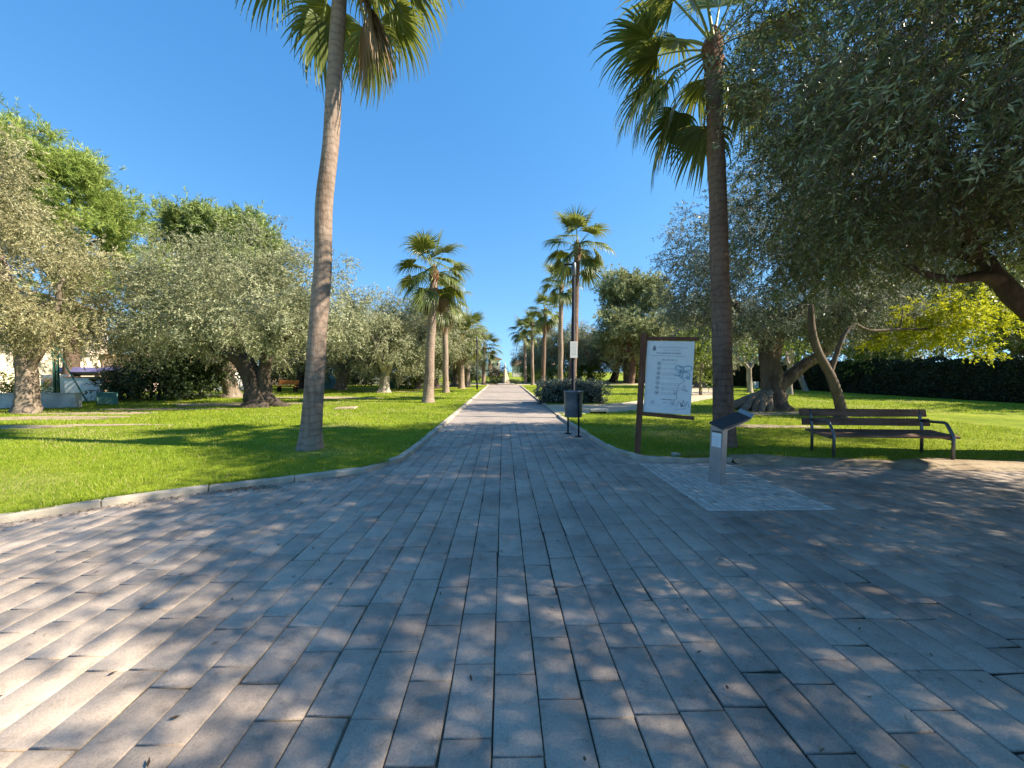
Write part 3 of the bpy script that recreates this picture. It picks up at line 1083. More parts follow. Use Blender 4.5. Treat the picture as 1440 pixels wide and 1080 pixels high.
# --- right: gnarled olive with side limb and root mound
lb = [(0, 0, 6.2, 3.2, 3.0, 2.4), (-2.3, -.2, 6.9, 1.8, 1.8, 1.6), (-2.9, 0, 5.2, 1.6, 1.6, 1.5), (-1.6, -.8, 4.3, 1.7, 1.6, 1.2), (.6, -1.2, 4.3, 2.0, 1.6, 1.2), (2.6, -.4, 5.0, 2.2, 2.0, 1.8), (3.0, -.6, 4.0, 1.6, 1.5, 1.0), (-.6, -.2, 8.2, 1.9, 1.8, 1.4),
      (1.8, 0, 7.4, 2.0, 1.9, 1.5), (-3.3, .3, 6.2, 1.2, 1.3, 1.1), (4.0, -.6, 5.6, 1.7, 1.6, 1.4), (1.5, -1.6, 5.4, 1.6, 1.3, 1.4), (-2.6, -.4, 3.7, 1.1, 1.1, .9), (4.2, -.9, 4.2, 1.4, 1.2, .9)]
lb += [(1.0, -.6, 3.6, 1.5, 1.2, .8), (3.4, -1.2, 3.5, 1.2, 1.0, .7), (-3.2, -.4, 4.4, 1.3, 1.2, 1.0), (2.2, -1.0, 3.5, 1.3, 1.1, .6), (4.6, -.6, 3.7, 1.2, 1.1, .7), (-1.2, -1.2, 3.5, 1.2, 1.0, .5)]
me = foliage(121, lb, M['olive_blue'], dens=2.9, twigs=11, nl=14, L=.10, W=.03, tw=.5, droop=.3, tvar=.2)
RO = gz(1086, 577)
ro = tree('olive_tree', 'gnarled old olive with a stout side limb and heaped roots behind the near right palm', 'tree', RO,
          ([(0, 0, -.1), (.02, 0, .3), (0, 0, .9), (-.08, 0, 1.6), (-.18, 0, 2.3), (-.05, 0, 3.0), (.1, 0, 4.2)], [.85, .54, .40, .36, .34, .30, .22]),
          [([(.25, 0, .95), (.75, -.05, 1.45), (1.35, -.1, 1.95), (2.0, -.1, 2.35), (2.35, -.1, 3.0), (2.4, -.1, 4.0)], [.28, .25, .24, .23, .22, .16]),
           ([(-.1, 0, 2.6), (-.9, .1, 3.6), (-1.8, .1, 4.6)], [.26, .18, .1]), ([(.0, 0, 3.2), (.9, -.3, 4.2), (1.6, -.5, 5.2)], [.24, .17, .09]),
           ([(2.3, -.1, 2.9), (2.9, -.3, 3.5), (3.6, -.5, 4.3)], [.16, .12, .06])], me, M['bark_mid'], None, 0, .16, .12, 20)
# heap of twisted roots at its foot
rg_ = random.Random(3)
for i in range(9):
    a = R(150 + i * 13 + rg_.uniform(-5, 5))
    ln = rg_.uniform(.9, 1.5)
    h = rg_.uniform(.35, .75)
    pts = [(-.25 + .1 * math.cos(a), .12 * math.sin(a), h), (-.35 + ln * .45 * math.cos(a), ln * .4 * math.sin(a), h * .8), (-.4 + ln * .85 * math.cos(a), ln * .75 * math.sin(a), h * .3), (-.4 + ln * 1.1 * math.cos(a), ln * .9 * math.sin(a), -.1)]
    link('root', limb_mesh('root', pts, [.22, .2, .16, .1], M['bark_olive'], 8, 5, .12, .2, 3, 3, seed=i), ro)

# --- near right olive whose branches hang into view from the right
NR = (11.3, 6.5, 0)
NL = [(8.7, 6.5, 5.8, 2.9, 2.8, 2.3), (6.3, 4.6, 5.2, 2.1, 2.0, 2.1), (8.6, 8.0, 5.8, 2.2, 2.0, 1.7), (10.5, 4.3, 5.6, 2.8, 2.5, 2.3), (11.6, 8.2, 5.8, 2.8, 2.6, 2.3), (8.2, 5.2, 7.0, 2.4, 2.2, 1.5), (7.0, 6.6, 4.7, 1.7, 1.6, 1.6),
      (5.9, 5.9, 6.3, 1.7, 1.6, 1.7), (8.9, 5.4, 4.4, 1.7, 1.5, 1.1), (7.3, 3.6, 4.0, 1.2, 1.2, 1.1), (5.2, 3.5, 5.2, 1.4, 1.3, 1.4), (7.9, 8.7, 4.9, 1.7, 1.5, 1.4), (6.3, 6.2, 6.8, 1.6, 1.5, 1.2), (9.6, 8.6, 4.5, 1.5, 1.4, 1.0), (7.3, 9.0, 5.2, 1.9, 1.7, 1.8), (7.0, 8.6, 6.5, 1.4, 1.4, 1.2), (5.1, 6.6, 7.0, 1.2, 1.2, 1.2)]
nl_loc = [(x - NR[0], y - NR[1], z + .45, a, b_, c_) for x, y, z, a, b_, c_ in NL]
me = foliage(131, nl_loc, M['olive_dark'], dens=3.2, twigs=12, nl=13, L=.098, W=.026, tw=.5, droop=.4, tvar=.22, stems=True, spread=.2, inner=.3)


def rel(px, py, y):
    q = D(px, py, y)
    return (q.x - NR[0], q.y - NR[1], q.z)


tree('olive_tree', 'huge dark olive overhanging the plaza from the right, its drooping twigs above the bench', 'tree', NR,
     ([(0, 0, -.1), (0, 0, .5), (-.1, 0, 1.4), (-.2, 0, 2.2), (-.1, .1, 3.4), (0, .1, 5.0)], [.85, .6, .5, .46, .36, .24]),
     [([(-.2, 0, 2.0), rel(1470, 452, 6.6), rel(1405, 395, 6.7), rel(1375, 362, 6.8), rel(1310, 345, 7.0), rel(1240, 335, 7.2), rel(1190, 290, 7.4)], [.24, .16, .145, .13, .11, .09, .05]),
      ([rel(1405, 395, 6.7), rel(1385, 388, 6.5), rel(1345, 393, 6.3), rel(1310, 388, 6.2), rel(1270, 370, 6.1)], [.13, .09, .075, .06, .03]),
      ([(-.1, .1, 3.2), (-1.2, -1.2, 4.6), (-2.8, -1.9, 5.6), (-4.2, -2.3, 6.0)], [.22, .17, .12, .05]),
      ([(0, .1, 4.4), (-.8, .6, 5.8), (-1.8, 1.4, 7.4)], [.2, .14, .06]), ([(-.1, .1, 3.0), (.8, -1.4, 4.4), (.4, -2.6, 5.8)], [.2, .15, .07]),
      ([(0, .1, 4.8), (-1.0, -.3, 6.6), (-2.0, -.6, 8.4)], [.19, .13, .06]), ([rel(1375, 362, 6.8), rel(1330, 250, 6.0), rel(1290, 150, 5.4)], [.10, .07, .03])],
     me, M['bark_dark'], None, 0, .14, .1, 16)

# --- olives standing beside and behind the viewer, they shade the plaza
sl = [(0, 0, 5.4, 2.8, 2.8, 2.3), (-2.2, .4, 4.9, 1.9, 1.9, 1.7), (1.9, .6, 5.2, 2.1, 2.0, 1.8), (-.6, 2.0, 5.0, 1.9, 1.9, 1.7), (.3, -2.2, 5.2, 2.0, 2.0, 1.8), (-.8, -.6, 6.2, 1.5, 1.5, 1.2), (1.6, 1.0, 6.6, 1.6, 1.6, 1.2), (-1.9, -1.6, 5.6, 1.5, 1.5, 1.2), (-3.6, 1.3, 7.6, 1.5, 1.1, 1.0), (-4.6, -.2, 6.0, .7, .35, .3), (-2.5, .1, 5.2, 1.6, 1.5, 1.5), (-2.6, 1.7, 6.2, 1.6, 1.1, 1.4), (-3.5, 1.0, 5.0, .8, .5, .5), (-3.5, 2.2, 5.0, 1.2, .7, .8)]
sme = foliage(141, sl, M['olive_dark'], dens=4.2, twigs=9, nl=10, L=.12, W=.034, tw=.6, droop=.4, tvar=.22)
st = tree('olive_tree', 'dark olive standing at the right of the plaza nearer than the bench', 'tree', (9.8, 1.2, 0),
          ([(0, 0, -.1), (.05, 0, .5), (-.1, 0, 1.6), (-.1, 0, 3.2)], [.8, .5, .42, .3]), auto_limbs(21, (-.1, 0, 3.0), .2, sl, 6), sme, M['bark_dark'], None, 0, .14, .1)
SHADE = [((9.6, -4.6, 0), 2.0, 'dark olive at the near right corner of the plaza', 1.1)]
for loc, rz, lab, s in SHADE:
    dup(st, loc, rz, lab, None, s)

# --- slender tree behind the bench with a long bough of yellow green leaves
YT = gz(1183, 590)


def yr(px, py, y):
    q = D(px, py, y)
    return (q.x - YT[0], q.y - YT[1], q.z)


yy = YT[1]
yl = []
for (px, py, dy, rx, rz_) in ((1345, 420, 0, .75, .45), (1300, 440, .3, .7, .4), (1385, 455, -.2, .7, .42), (1330, 470, .1, .8, .38), (1285, 480, .4, .6, .3), (1370, 490, 0, .5, .28), (1400, 430, .2, .5, .4), (1255, 470, .6, .45, .28), (1340, 445, -.5, .8, .45), (1230, 480, .8, .35, .22)):
    q = yr(px, py, yy + dy)
    yl.append((q[0], q[1], q[2], rx * .86, rx * .8, rz_ * .9))
me = foliage(151, yl, M['yellow'], dens=6.0, twigs=7, nl=16, L=.09, W=.036, tw=.34, droop=.15, spread=.1, tvar=.22)
tree('slender_tree', 'slender forked tree behind the bench with a long bough of glowing yellow green leaves', 'tree', YT,
     ([(0, 0, -.1), (-.02, 0, .3), yr(1180, 565, yy), yr(1172, 540, yy), yr(1165, 522, yy)], [.22, .17, .155, .14, .13]),
     [([yr(1166, 525, yy), yr(1150, 495, yy), yr(1142, 465, yy), yr(1140, 430, yy)], [.13, .12, .11, .08]),
      ([yr(1168, 523, yy), yr(1176, 500, yy), yr(1188, 470, yy), yr(1205, 455, yy)], [.09, .075, .065, .055]),
      ([yr(1203, 457, yy), yr(1225, 466, yy), yr(1270, 464, yy), yr(1310, 462, yy), yr(1340, 435, yy), yr(1365, 415, yy)], [.055, .05, .045, .04, .028, .012]),
      ([yr(1265, 464, yy), yr(1268, 450, yy), yr(1270, 436, yy)], [.03, .02, .012]), ([yr(1310, 462, yy), yr(1350, 465, yy - .1), yr(1390, 462, yy - .2)], [.03, .02, .01])],
     me, M['bark_mid'], None, 0, .05, .08, 12)

# --- pollarded pale trees before the hedge
pr = random.Random(6)
pol_lb = [(0, 0, 3.0, 1.1, 1.1, .6), (.8, .2, 3.3, .7, .7, .5), (-.8, 0, 3.2, .8, .7, .5), (.1, -.5, 3.7, .8, .7, .5)]
pol_me = foliage(161, pol_lb, M['lime'], dens=1.6, twigs=4, nl=8, L=.16, W=.07, tw=.4, droop=.3, tvar=.25)
knobs = [([(0, 0, 1.7), (-.35, 0, 2.2), (-.75, .1, 2.45), (-.95, .1, 2.8)], [.12, .10, .09, .07]), ([(0, 0, 1.75), (.3, 0, 2.2), (.65, -.1, 2.6), (.7, 0, 3.0)], [.12, .10, .09, .06]), ([(0, 0, 1.7), (0, .2, 2.4), (-.15, .3, 3.0)], [.11, .1, .06]), ([(.3, 0, 2.2), (.25, -.1, 2.8), (.4, -.1, 3.2)], [.07, .06, .04]), ([(-.4, 0, 2.2), (-.4, 0, 2.7), (-.55, .1, 3.1)], [.07, .06, .04])]
pol = tree('pollarded_tree', 'pale pollarded tree with knobby bare branches left of the gnarled olive', 'tree', gz(1053, 553), ([(.1, 0, -.1), (.06, 0, .5), (0, 0, 1.2), (0, 0, 1.85)], [.24, .19, .17, .17]), knobs, pol_me, M['bark_pale'], None, 0, .05, .1)
dup(pol, gz(1110, 556), 1.2, 'pollarded tree standing behind the stout limb of the gnarled olive', None, 1.0)
t = dup(pol, gz(1131, 551), 2.3, 'pale pollarded tree leaning left, just right of the gnarled olive limb', None, 1.05)
t.rotation_euler = (0, R(-16), 0)

# --- right grove
spec = [
    (1, 862, 537.5, 1.28, .3, 'bark_dark', 'dark round olive with forked trunk behind the clipped bush'),
    (2, 905, 535.5, 1.25, 1.4, 'bark_dark', 'olive with thick dark leaning trunk seen left of the notice board'),
    (1, 893, 536.5, .95, 2.1, 'bark_pale', 'smaller olive with pale trunk left of the notice board'),
    (0, 985, 545, 1.2, 3.0, 'bark_olive', 'olive with bluish leaves behind the notice board and near right palm'),
    (0, 775, 537, 1.15, 4.0, 'bark_dark', 'dark trunked olive between the far right palms'),
    (2, 745, 536, .8, 4.4, 'bark_olive', 'brownish olive at the far right end of the path'),
    (1, 830, 536, 1.2, 5.2, 'bark_olive', 'olive showing just right of the lamp post'),
]
for i, (k, px, py, s, rz, bk, lab) in enumerate(spec):
    grove_tree(k, lab, px, py, None, s, rz, 360 + i, bark_m=bk, r=.36)
# lime saplings behind the board
lm_lb = lobes_round(71, 1.5, 2.4, 2.6, 9)
lm = foliage(171, lm_lb, M['lime'], dens=2.0, twigs=7, nl=10, L=.15, W=.07, tw=.4, droop=.3, tvar=.25)
lime = tree('lime_tree', 'light green young tree between the notice board and the near right palm', 'tree', gz(985, 556), ([(0, 0, -.1), (0, 0, 1), (.05, 0, 2.6)], [.12, .08, .05]), auto_limbs(3, (.05, 0, 1.6), .04, lm_lb, 4), lm, M['bark_olive'])
dup(lime, gz(1255, 556), 1.0, 'light green young tree in front of the hedge, under the yellow bough', None, (1.1, 1.1, 1.0)).location.y = 27
for i, (x, y, s) in enumerate([(29.5, 21, 1.7), (30.5, 29, 1.9), (29, 37, 1.6), (31, 45, 1.9), (29.5, 14, 1.8), (28.5, 53, 1.7)]):
    dup(lime, (x, y, 0), i * 1.1, 'leafy light green tree standing behind the tall dark hedge', 'leafy trees behind the tall hedge', s)
for i, (x, y, s, k) in enumerate([(12, 62, 1.2, 0), (19, 58, 1.3, 1), (26, 64, 1.5, 2), (34, 60, 1.6, 0), (6, 66, 1.0, 1), (35, 24, 1.5, 2), (36, 38, 1.6, 0)]):
    grove_tree(k, 'grey green olive in the distance on the right side of the park', loc=(x, y, 0), s=s, rz=i * 1.7, seed=380 + i, group='olives of the far right grove')


# --- palms
def frond_mesh(seed, elev, dead=False, Lp=.98, Lb=1.2):
    rg = np.random.default_rng(seed)
    V, q, ti, mi = [], [], [], []
    # petiole curve in the XZ plane
    P = np.array([.10, 0, 0.0])
    e = elev
    pts = [P.copy()]
    for s in range(6):
        P = P + np.array([math.cos(e), 0, math.sin(e)]) * Lp / 6
        e -= (.03 + .05 * math.cos(e)) * (1.0 if elev < 1 else .5)
        pts.append(P.copy())
    for i, p_ in enumerate(pts):
        wd = .028 * (1 - .45 * i / 6)
        V += [p_ + [0, wd, 0], p_ + [0, 0, wd * .7], p_ + [0, -wd, 0], p_ + [0, 0, -wd * .7]]
        if i:
            a = (i - 1) * 4
            for k in range(4):
                q.append((a + k, a + (k + 1) % 4, a + 4 + (k + 1) % 4, a + 4 + k))
                ti.append(.5)
                mi.append(1)
    d = np.array([math.cos(e), 0, math.sin(e)])
    bdir = np.array([0, 1.0, 0])
    nrm = np.cross(d, bdir)
    if nrm[2] < 0:
        nrm = -nrm
    N = 38
    span = R(105)
    for i in range(N):
        f = -1 + 2 * (i + .5) / N
        ph = f * span
        L_ = Lb * (.62 + .38 * math.cos(ph)) * rg.uniform(.9, 1.08)
        s = d * math.cos(ph) + bdir * math.sin(ph) + nrm * (.22 * abs(f) ** 1.5)
        s = s / np.linalg.norm(s)
        pw = L_ * span * 1.9 / N
        p_ = P.copy()
        dr = s.copy()
        # costal curve: blade recurves around the petiole end
        steps = 6
        base = len(V)
        tw = rg.normal(0, .25)
        for k in range(steps + 1):
            u = k / steps
            side = np.cross(dr, nrm)
            side = side / (np.linalg.norm(side) + 1e-6)
            side = side * math.cos(tw * u) + nrm * math.sin(tw * u)
            wd = pw * (u / .42) if u < .42 else pw * (.5 * (1 - u) / .58 + .04)
            wd = max(wd, .006) * .54
            V += [p_ + side * wd, p_ - nrm * wd * .45, p_ - side * wd]
            hang = (.12 + 2.3 * max(0, u - .36)) * (1.35 if dead else .55 + .6 * min(1.0, max(0.0, (1.35 - elev) / 1.2)))
            dr = dr + np.array([0, 0, -hang * .62]) + rg.normal(0, .02, 3)
            dr = dr / np.linalg.norm(dr)
            p_ = p_ + dr * L_ / steps
        tt = rg.normal(.45, .13)
        for k in range(steps):
            a = base + k * 3
            q += [(a, a + 1, a + 4, a + 3), (a + 1, a + 2, a + 5, a + 4)]
            t_ = tt + .42 * max(0, k / steps - .5)
            ti += [t_, t_ + .05]
            mi += [0, 0]
    return np_mesh('frond', np.array(V), q, mats=[M['palm_dead' if dead else 'palm'], M['boot' if dead else 'petiole']], tint=ti, mat_idx=mi)


ELEV = [80, 66, 52, 38, 24, 10, -6, -22, -38, -54]
FR = [[frond_mesh(400 + i * 3 + k, R(e)) for k in range(2)] for i, e in enumerate(ELEV)]
FD = [frond_mesh(450 + k, R(e), True) for k, e in enumerate((-58, -70))]


def palm(label, base, top, r0, r1, nfr=28, fs=1.0, seed=0, group=None, bark_m='palm_trunk', elo=-50, dead=2, flare=1.45, lo_az=None, clear=False):
    rg = random.Random(seed)
    t = thing('palm_tree', label, 'palm', (base[0], base[1], LZ - .02), 0, group)
    tx, ty, h = top[0] - base[0], top[1] - base[1], top[2] - LZ
    pts, rad = [], []
    for k in range(9):
        u = k / 8
        bend = math.sin(u * math.pi) * .015 * h
        pts.append((tx * u + bend * rg.uniform(-.2, .2), ty * u + bend * rg.uniform(-.2, .2), h * u - (.1 if k == 0 else 0)))
        rad.append(r0 * (1 - u) + r1 * u)
    pts.insert(1, (tx * .03, ty * .03, h * .035))
    rad.insert(1, r0 * 1.12)
    rad[0] = r0 * flare
    link('trunk', limb_mesh('trunk', pts, rad, M[bark_m], 22, 12, .03, 0, seed=seed, rings=.012, jit=.05), t)
    bt = limb_mesh('crown_base', [(tx, ty, h - .35), (tx, ty, h - .1), (tx, ty, h + .25), (tx, ty, h + .6)], [r1 * .9, r1 * 1.35, r1 * 1.2, r1 * .3], M['boot'], 14, 4, .16, .12, 7, 6, seed)
    link('crown_base', bt, t)
    for i in range(nfr):
        u = (i + .5) / nfr
        e = 86 - (86 - elo) * u ** 1.0
        k = min(range(len(ELEV)), key=lambda j: abs(ELEV[j] - e))
        o = link('frond', FR[k][rg.randrange(2)], t)
        az = i * 2.399963 + rg.uniform(-.25, .25)
        o.location = (tx, ty, h + .45 * (1 - u) - .05)
        o.rotation_euler = (rg.uniform(-.42, .42), rg.uniform(-.14, .14), az)
        if clear and e < 12 and math.cos(az + math.pi / 2) > .35:
            o.rotation_euler.z = rg.uniform(-.75, .5) + (math.pi if clear == 'left' else 0)
        s = fs * rg.uniform(.88, 1.1) * (.85 if i < 3 else 1)
        o.scale = (s, s, s)
    for i in range(dead):
        o = link('frond', FD[i % 2], t)
        o['label'] = 'dry brown frond hanging against the trunk'
        o.location = (tx, ty, h - .15)
        az = rg.uniform(0, 6.28) if lo_az is None else lo_az + i * .8
        o.rotation_euler = (0, 0, az)
        o.scale = (fs * .95,) * 3
    return t


def palm_px(label, bx, by, tx, ty, r0, r1, **k):
    bse = G(bx, by)
    tp = D(tx, ty, bse.y + k.pop('dy', 0.0))
    return palm(label, bse, tp, r0, r1, **k)


palm_px('tallest palm with a bare pale ringed trunk at the bend of the left kerb', 436, 634, 482, -72, .19, .128, nfr=25, fs=1.18, seed=1, elo=-48, dead=2, flare=1.5, lo_az=-.15, clear='right')
palm_px('tall palm with a reddish brown trunk behind the grey pillar', 1019, 630, 1003, 78, .20, .15, nfr=25, fs=1.1, seed=2, elo=-46, bark_m='palm_trunk_red', dead=0, flare=1.35, clear='left')
palm_px('second palm on the left lawn, with full round head', 602, 567, 610, 388, .27, .175, nfr=26, fs=1.1, seed=3, elo=-52, flare=1.5)
palm_px('third palm on the left lawn, just right of the second', 627, 553, 625, 425, .24, .175, nfr=25, fs=1.12, seed=4, elo=-52, flare=1.4)
palm_px('shorter bushy palm left of the distant lamp post', 649, 547, 648, 478, .3, .22, nfr=28, fs=1.2, seed=5, elo=-50)
palm_px('bushy palm directly behind the distant lamp post', 657, 544.5, 658, 468, .3, .22, nfr=28, fs=1.25, seed=6, elo=-50)
palm_px('small far palm right of the distant lamp post', 680, 540.5, 681, 492, .25, .2, nfr=24, fs=1.3, seed=7, elo=-45)
palm_px('palm with ragged head directly behind the near lamp post', 804, 564, 812, 352, .22, .16, nfr=26, fs=1.08, seed=8, elo=-48, bark_m='palm_trunk_red', dead=0)
palm_px('slim pale trunked palm left of the near lamp post', 788, 552, 789, 402, .21, .16, nfr=26, fs=.95, seed=9, elo=-50, dead=0)
palm_px('slim palm with dark trunk, two left of the near lamp post', 763, 545, 767, 440, .24, .17, nfr=26, fs=1.1, seed=10, elo=-50, dead=1, bark_m='palm_trunk_red')
palm_px('far slim palm near the right edge of the path', 749, 541.5, 748, 458, .2, .16, nfr=24, fs=1.05, seed=11, elo=-48, dead=0)
palm_px('farthest palm on the right of the path, dark bushy head', 739, 539.5, 738, 470, .2, .16, nfr=26, fs=1.25, seed=12, elo=-40, dead=0)


# ------------------------------------------------------------------ hedges and shrubs
def hedge_mesh(name, L_, W_, H_, mat, n, leaf=.14, wd=.07, seed=0, wob=.08):
    """leafy skin of a clipped hedge, box shaped with soft edges (origin at the base centre)"""
    rg = np.random.default_rng(seed)
    a = np.array([L_ * H_, L_ * H_, L_ * W_, W_ * H_, W_ * H_])
    f = rg.choice(5, n, p=a / a.sum())
    u, v = rg.uniform(-.5, .5, n), rg.uniform(0, 1, n)
    P = np.zeros((n, 3))
    N = np.zeros((n, 3))
    for k, (ax, s) in enumerate(((1, -1), (1, 1), (2, 1), (0, -1), (0, 1))):
        m = f == k
        if ax == 1:
            P[m] = np.stack([u[m] * L_, np.full(m.sum(), s * W_ / 2), v[m] * H_], 1)
        elif ax == 2:
            P[m] = np.stack([u[m] * L_, (v[m] - .5) * W_, np.full(m.sum(), H_)], 1)
        else:
            P[m] = np.stack([np.full(m.sum(), s * L_ / 2), u[m] * W_, v[m] * H_], 1)
        N[m, ax] = s
    wv = wob * (np.sin(P[:, 0] * 1.9 + seed) * np.sin(P[:, 2] * 2.7 + 1) + .6 * np.sin(P[:, 0] * 5.1 + P[:, 1] * 3))
    P = P + N * (wv + rg.normal(0, .035, n))[:, None]
    d = unit(N * .6 + rg.normal(0, .6, (n, 3)) + np.array([0, 0, .2]))
    nn = unit(N + rg.normal(0, .5, (n, 3)))
    V, q, t = leaves(P, d, nn, leaf * rg.uniform(.6, 1.2, n), wd * rg.uniform(.7, 1.2, n), rg.normal(.42, .2, n))
    return np_mesh(name, V, q, mats=[mat], tint=t)


def hedge(name, label, loc, rz, L_, W_, H_, mat, n, **k):
    t = thing(name, label, 'hedge', loc, rz)
    link('foliage', hedge_mesh('foliage', L_, W_, H_, mat, n, **k), t)
    bm = BM()
    m = int(max(2, L_ / 2))
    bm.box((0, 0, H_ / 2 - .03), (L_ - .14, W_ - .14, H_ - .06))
    bm.build('dark_core', M['core'], t)  # solid near-black box behind the leaves, darkens the gaps
    return t


hedge('tall_hedge', 'long tall dark clipped hedge closing the lawn on the right', (26.4, 36, 0), R(90), 62, 1.4, 2.25, M['hedge'], 95000, leaf=.16, wd=.08, seed=1, wob=.13)


def shrub_mesh(seed, lobes, mat, dens, **k):
    return foliage(seed, lobes, mat, dens=dens, **k)


# clipped bush on the right of the path
t = thing('clipped_bush', 'low wide clipped bush beside the path, behind the litter bin', 'bush', (3.45, 19.55, LZ))
lb = []
for i in range(11):
    for j in range(3):
        lb.append((-1.4 + i * .28, -.6 + j * .6, .52 + .04 * math.sin(i * 2.1 + j), .36, .42, .55))
link('foliage', shrub_mesh(501, lb, M['shrub'], 14, twigs=6, nl=7, L=.075, W=.038, tw=.13, droop=0, spread=.06, inner=.8), t)
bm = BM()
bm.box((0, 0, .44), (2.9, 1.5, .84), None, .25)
bm.build('dark_core', M['core'], t)  # dark solid filler inside the bush

bl = lobes_round(81, 1.5, 1.6, 1.1, 10, .5)
bush_me = foliage(511, bl, M['bush'], dens=2.2, twigs=8, nl=9, L=.15, W=.07, tw=.4, droop=.1)
bush_red = foliage(512, bl, M['redbush'], dens=1.8, twigs=7, nl=9, L=.15, W=.06, tw=.45, droop=.1)
bush_lime = foliage(513, bl, M['lime'], dens=2.2, twigs=8, nl=9, L=.13, W=.06, tw=.35, droop=.1)


def bush(label, px, py, y, mesh, s=1.0, rz=0.0, group=None, loc=None):
    p = D(px, py, y) if loc is None else Vector(loc)
    t = thing('bush', label, 'bush', (p.x, p.y, 0), rz, group, s)
    link('foliage', mesh, t)
    link('stem', limb_mesh('stem', [(0, 0, -.05), (.05, 0, .4), (.1, .05, 1.0)], [.07, .06, .03], M['bark_dark'], 7, 3), t)
    return t


bush('dark green bush just right of the green metal frame, under the trees', 222, 530, 21.5, bush_me, (1.15, 1, 1.25), 0)
bush('dark green bush just left of the wide arching olive trunk', 268, 530, 22.5, bush_me, (1.2, 1.1, 1.35), 1.5)
bush('reddish brown thin bush beside the green metal frame', 178, 540, 22, bush_red, (.7, .7, .75), .5)
bush('bright green trimmed bush behind the low white wall', 8, 550, 18.3, bush_lime, (.75, .6, .55), .5)
bush('light green bush beside the green mesh fence', 577, 540, 35, bush_lime, (.9, .8, 1.2), .7)
for i, (x, y, s) in enumerate([(-14, 41, 1.1), (-18, 44, 1.2), (-23, 42, 1.3), (-28, 38, 1.2), (-33, 38, 1.4), (-10, 48, 1.0), (-38, 33, 1.3), (-26, 33, 1.1), (-7.5, 55, 1.0), (-5, 60, .9)]):
    bush('dark bush low in the shade at the back of the left grove', 0, 0, 0, bush_me, s, i * .9, 'dark bushes behind the left grove', (x, y, 0))
for i, (x, y, s) in enumerate([(9, 57, 1.1), (14, 60, 1.2), (20, 56, 1.2), (7, 62, 1.0), (25, 61, 1.3), (5, 52, .7), (4.2, 60, 1.0)]):
    bush('low yellowish green bush far off behind the right grove', 0, 0, 0, bush_lime, s, i * .9, 'bushes behind the right grove', (x, y, 0))

# ------------------------------------------------------------------ street furniture
M['wood_brown'] = bark('stained_wood', (.085, .036, .021), (.17, .075, .046), (.25, .125, .08), (14, 14, .8), 9, 0, .3, .01)
M['bench_wood'] = bark('bench_wood', (.085, .05, .034), (.18, .108, .075), (.31, .205, .15), (.9, 14, 14), 9, 0, .35, .01)
M['steel'] = simple('painted_grey_steel', (.13, .14, .15), .2, 8, .38, .75, .1, 60)
M['dark_steel'] = simple('dark_blue_steel', (.009, .010, .016), .25, 5, .6, .0, .08, 60, .2)
M['stainless'] = simple('brushed_steel', (.36, .33, .315), .12, 7, .42, .6, .1, 90)
M['paper'] = simple('white_paper', (.80, .77, .73), .05, 6, .7, 0, .05, 30)
M['black'] = simple('black_glass', (.035, .035, .04), .25, 9, .42, 0, .03, 60, .5)
M['ink'] = simple('grey_ink', (.20, .20, .22), .1, 6, .8, 0, 0, 30)
M['ink_light'] = simple('faded_ink', (.40, .40, .43), .1, 6, .8, 0, 0, 30)
M['graffiti_blue'] = simple('blue_grey_spray', (.40, .50, .56), .2, 9, .7, 0, 0, 30)
M['graffiti_grey'] = simple('purple_grey_spray', (.50, .46, .51), .2, 9, .7, 0, 0, 30)
M['concrete'] = simple('rough_concrete', (.40, .375, .34), .25, 5, .9, 0, .5, 40)
M['white_wall'] = simple('white_render', (.72, .70, .66), .10, 1.2, .9, 0, .2, 30)
M['stained_shaded_wall'] = simple('stained_shaded_render', (.50, .48, .45), .32, 1.6, .9, 0, .3, 20)
M['cream'] = simple('cream_render', (.70, .60, .47), .08, .8, .9, 0, .2, 25)
M['tile'] = simple('clay_tile', (.34, .19, .12), .25, 4, .85, 0, .5, 20)
M['purple'] = simple('purple_blue_fabric', (.17, .15, .30), .25, 2, .8)
M['green_metal'] = simple('green_painted_metal', (.025, .10, .07), .2, 5, .5, .2)
M['green_mesh'] = simple('green_windbreak_mesh', (.10, .22, .18), .25, 2.5, .9, 0, .4, 10)
M['orange'] = simple('orange_wood', (.42, .15, .03), .2, 6, .65)
M['stone'] = simple('tan_stone', (.44, .36, .27), .18, 1.5, .9, 0, .4, 8)
M['glass'] = simple('window_dark', (.03, .035, .045), .2, 3, .15, 0, 0, 10, .5)


def marks(rows, rg, th=.0016):
    """rows of small illegible print strokes: (x0, x1, z, height, weight)"""
    V, q = [], []

    def bar(x, z, w_, h):
        k = len(V)
        V.extend([(x, 0, z), (x + w_, 0, z), (x + w_, 0, z + h), (x, 0, z + h)])
        q.append((k, k + 1, k + 2, k + 3))
    for x0, x1, z, h, wgt in rows:
        x = x0
        while x < x1:
            nl = rg.randint(3, 9)
            for _ in range(nl):
                cw = h * rg.uniform(.45, .75)
                if x + cw > x1:
                    break
                k = rg.randrange(5)
                s = h * .2 * wgt
                bar(x, z, s, h)
                if k in (0, 1, 3):
                    bar(x + cw - s * 1.6, z, s, h * (1 if k else .6))
                if k in (0, 2, 4):
                    bar(x + s, z, cw - 2.4 * s, s)
                if k in (1, 2, 3):
                    bar(x + s, z + h - s, cw - 2.6 * s, s)
                if k in (0, 4):
                    bar(x + s, z + h * .5, cw - 3 * s, s)
                x += cw + h * .12
            x += h * .45
            if nl == 0:
                break
    return np.array(V), q


def print_obj(name, rows, seed, mat, parent, loc):
    V, q = marks(rows, random.Random(seed))
    return link(name, np_mesh(name, V, q, mats=[mat]), parent, loc)


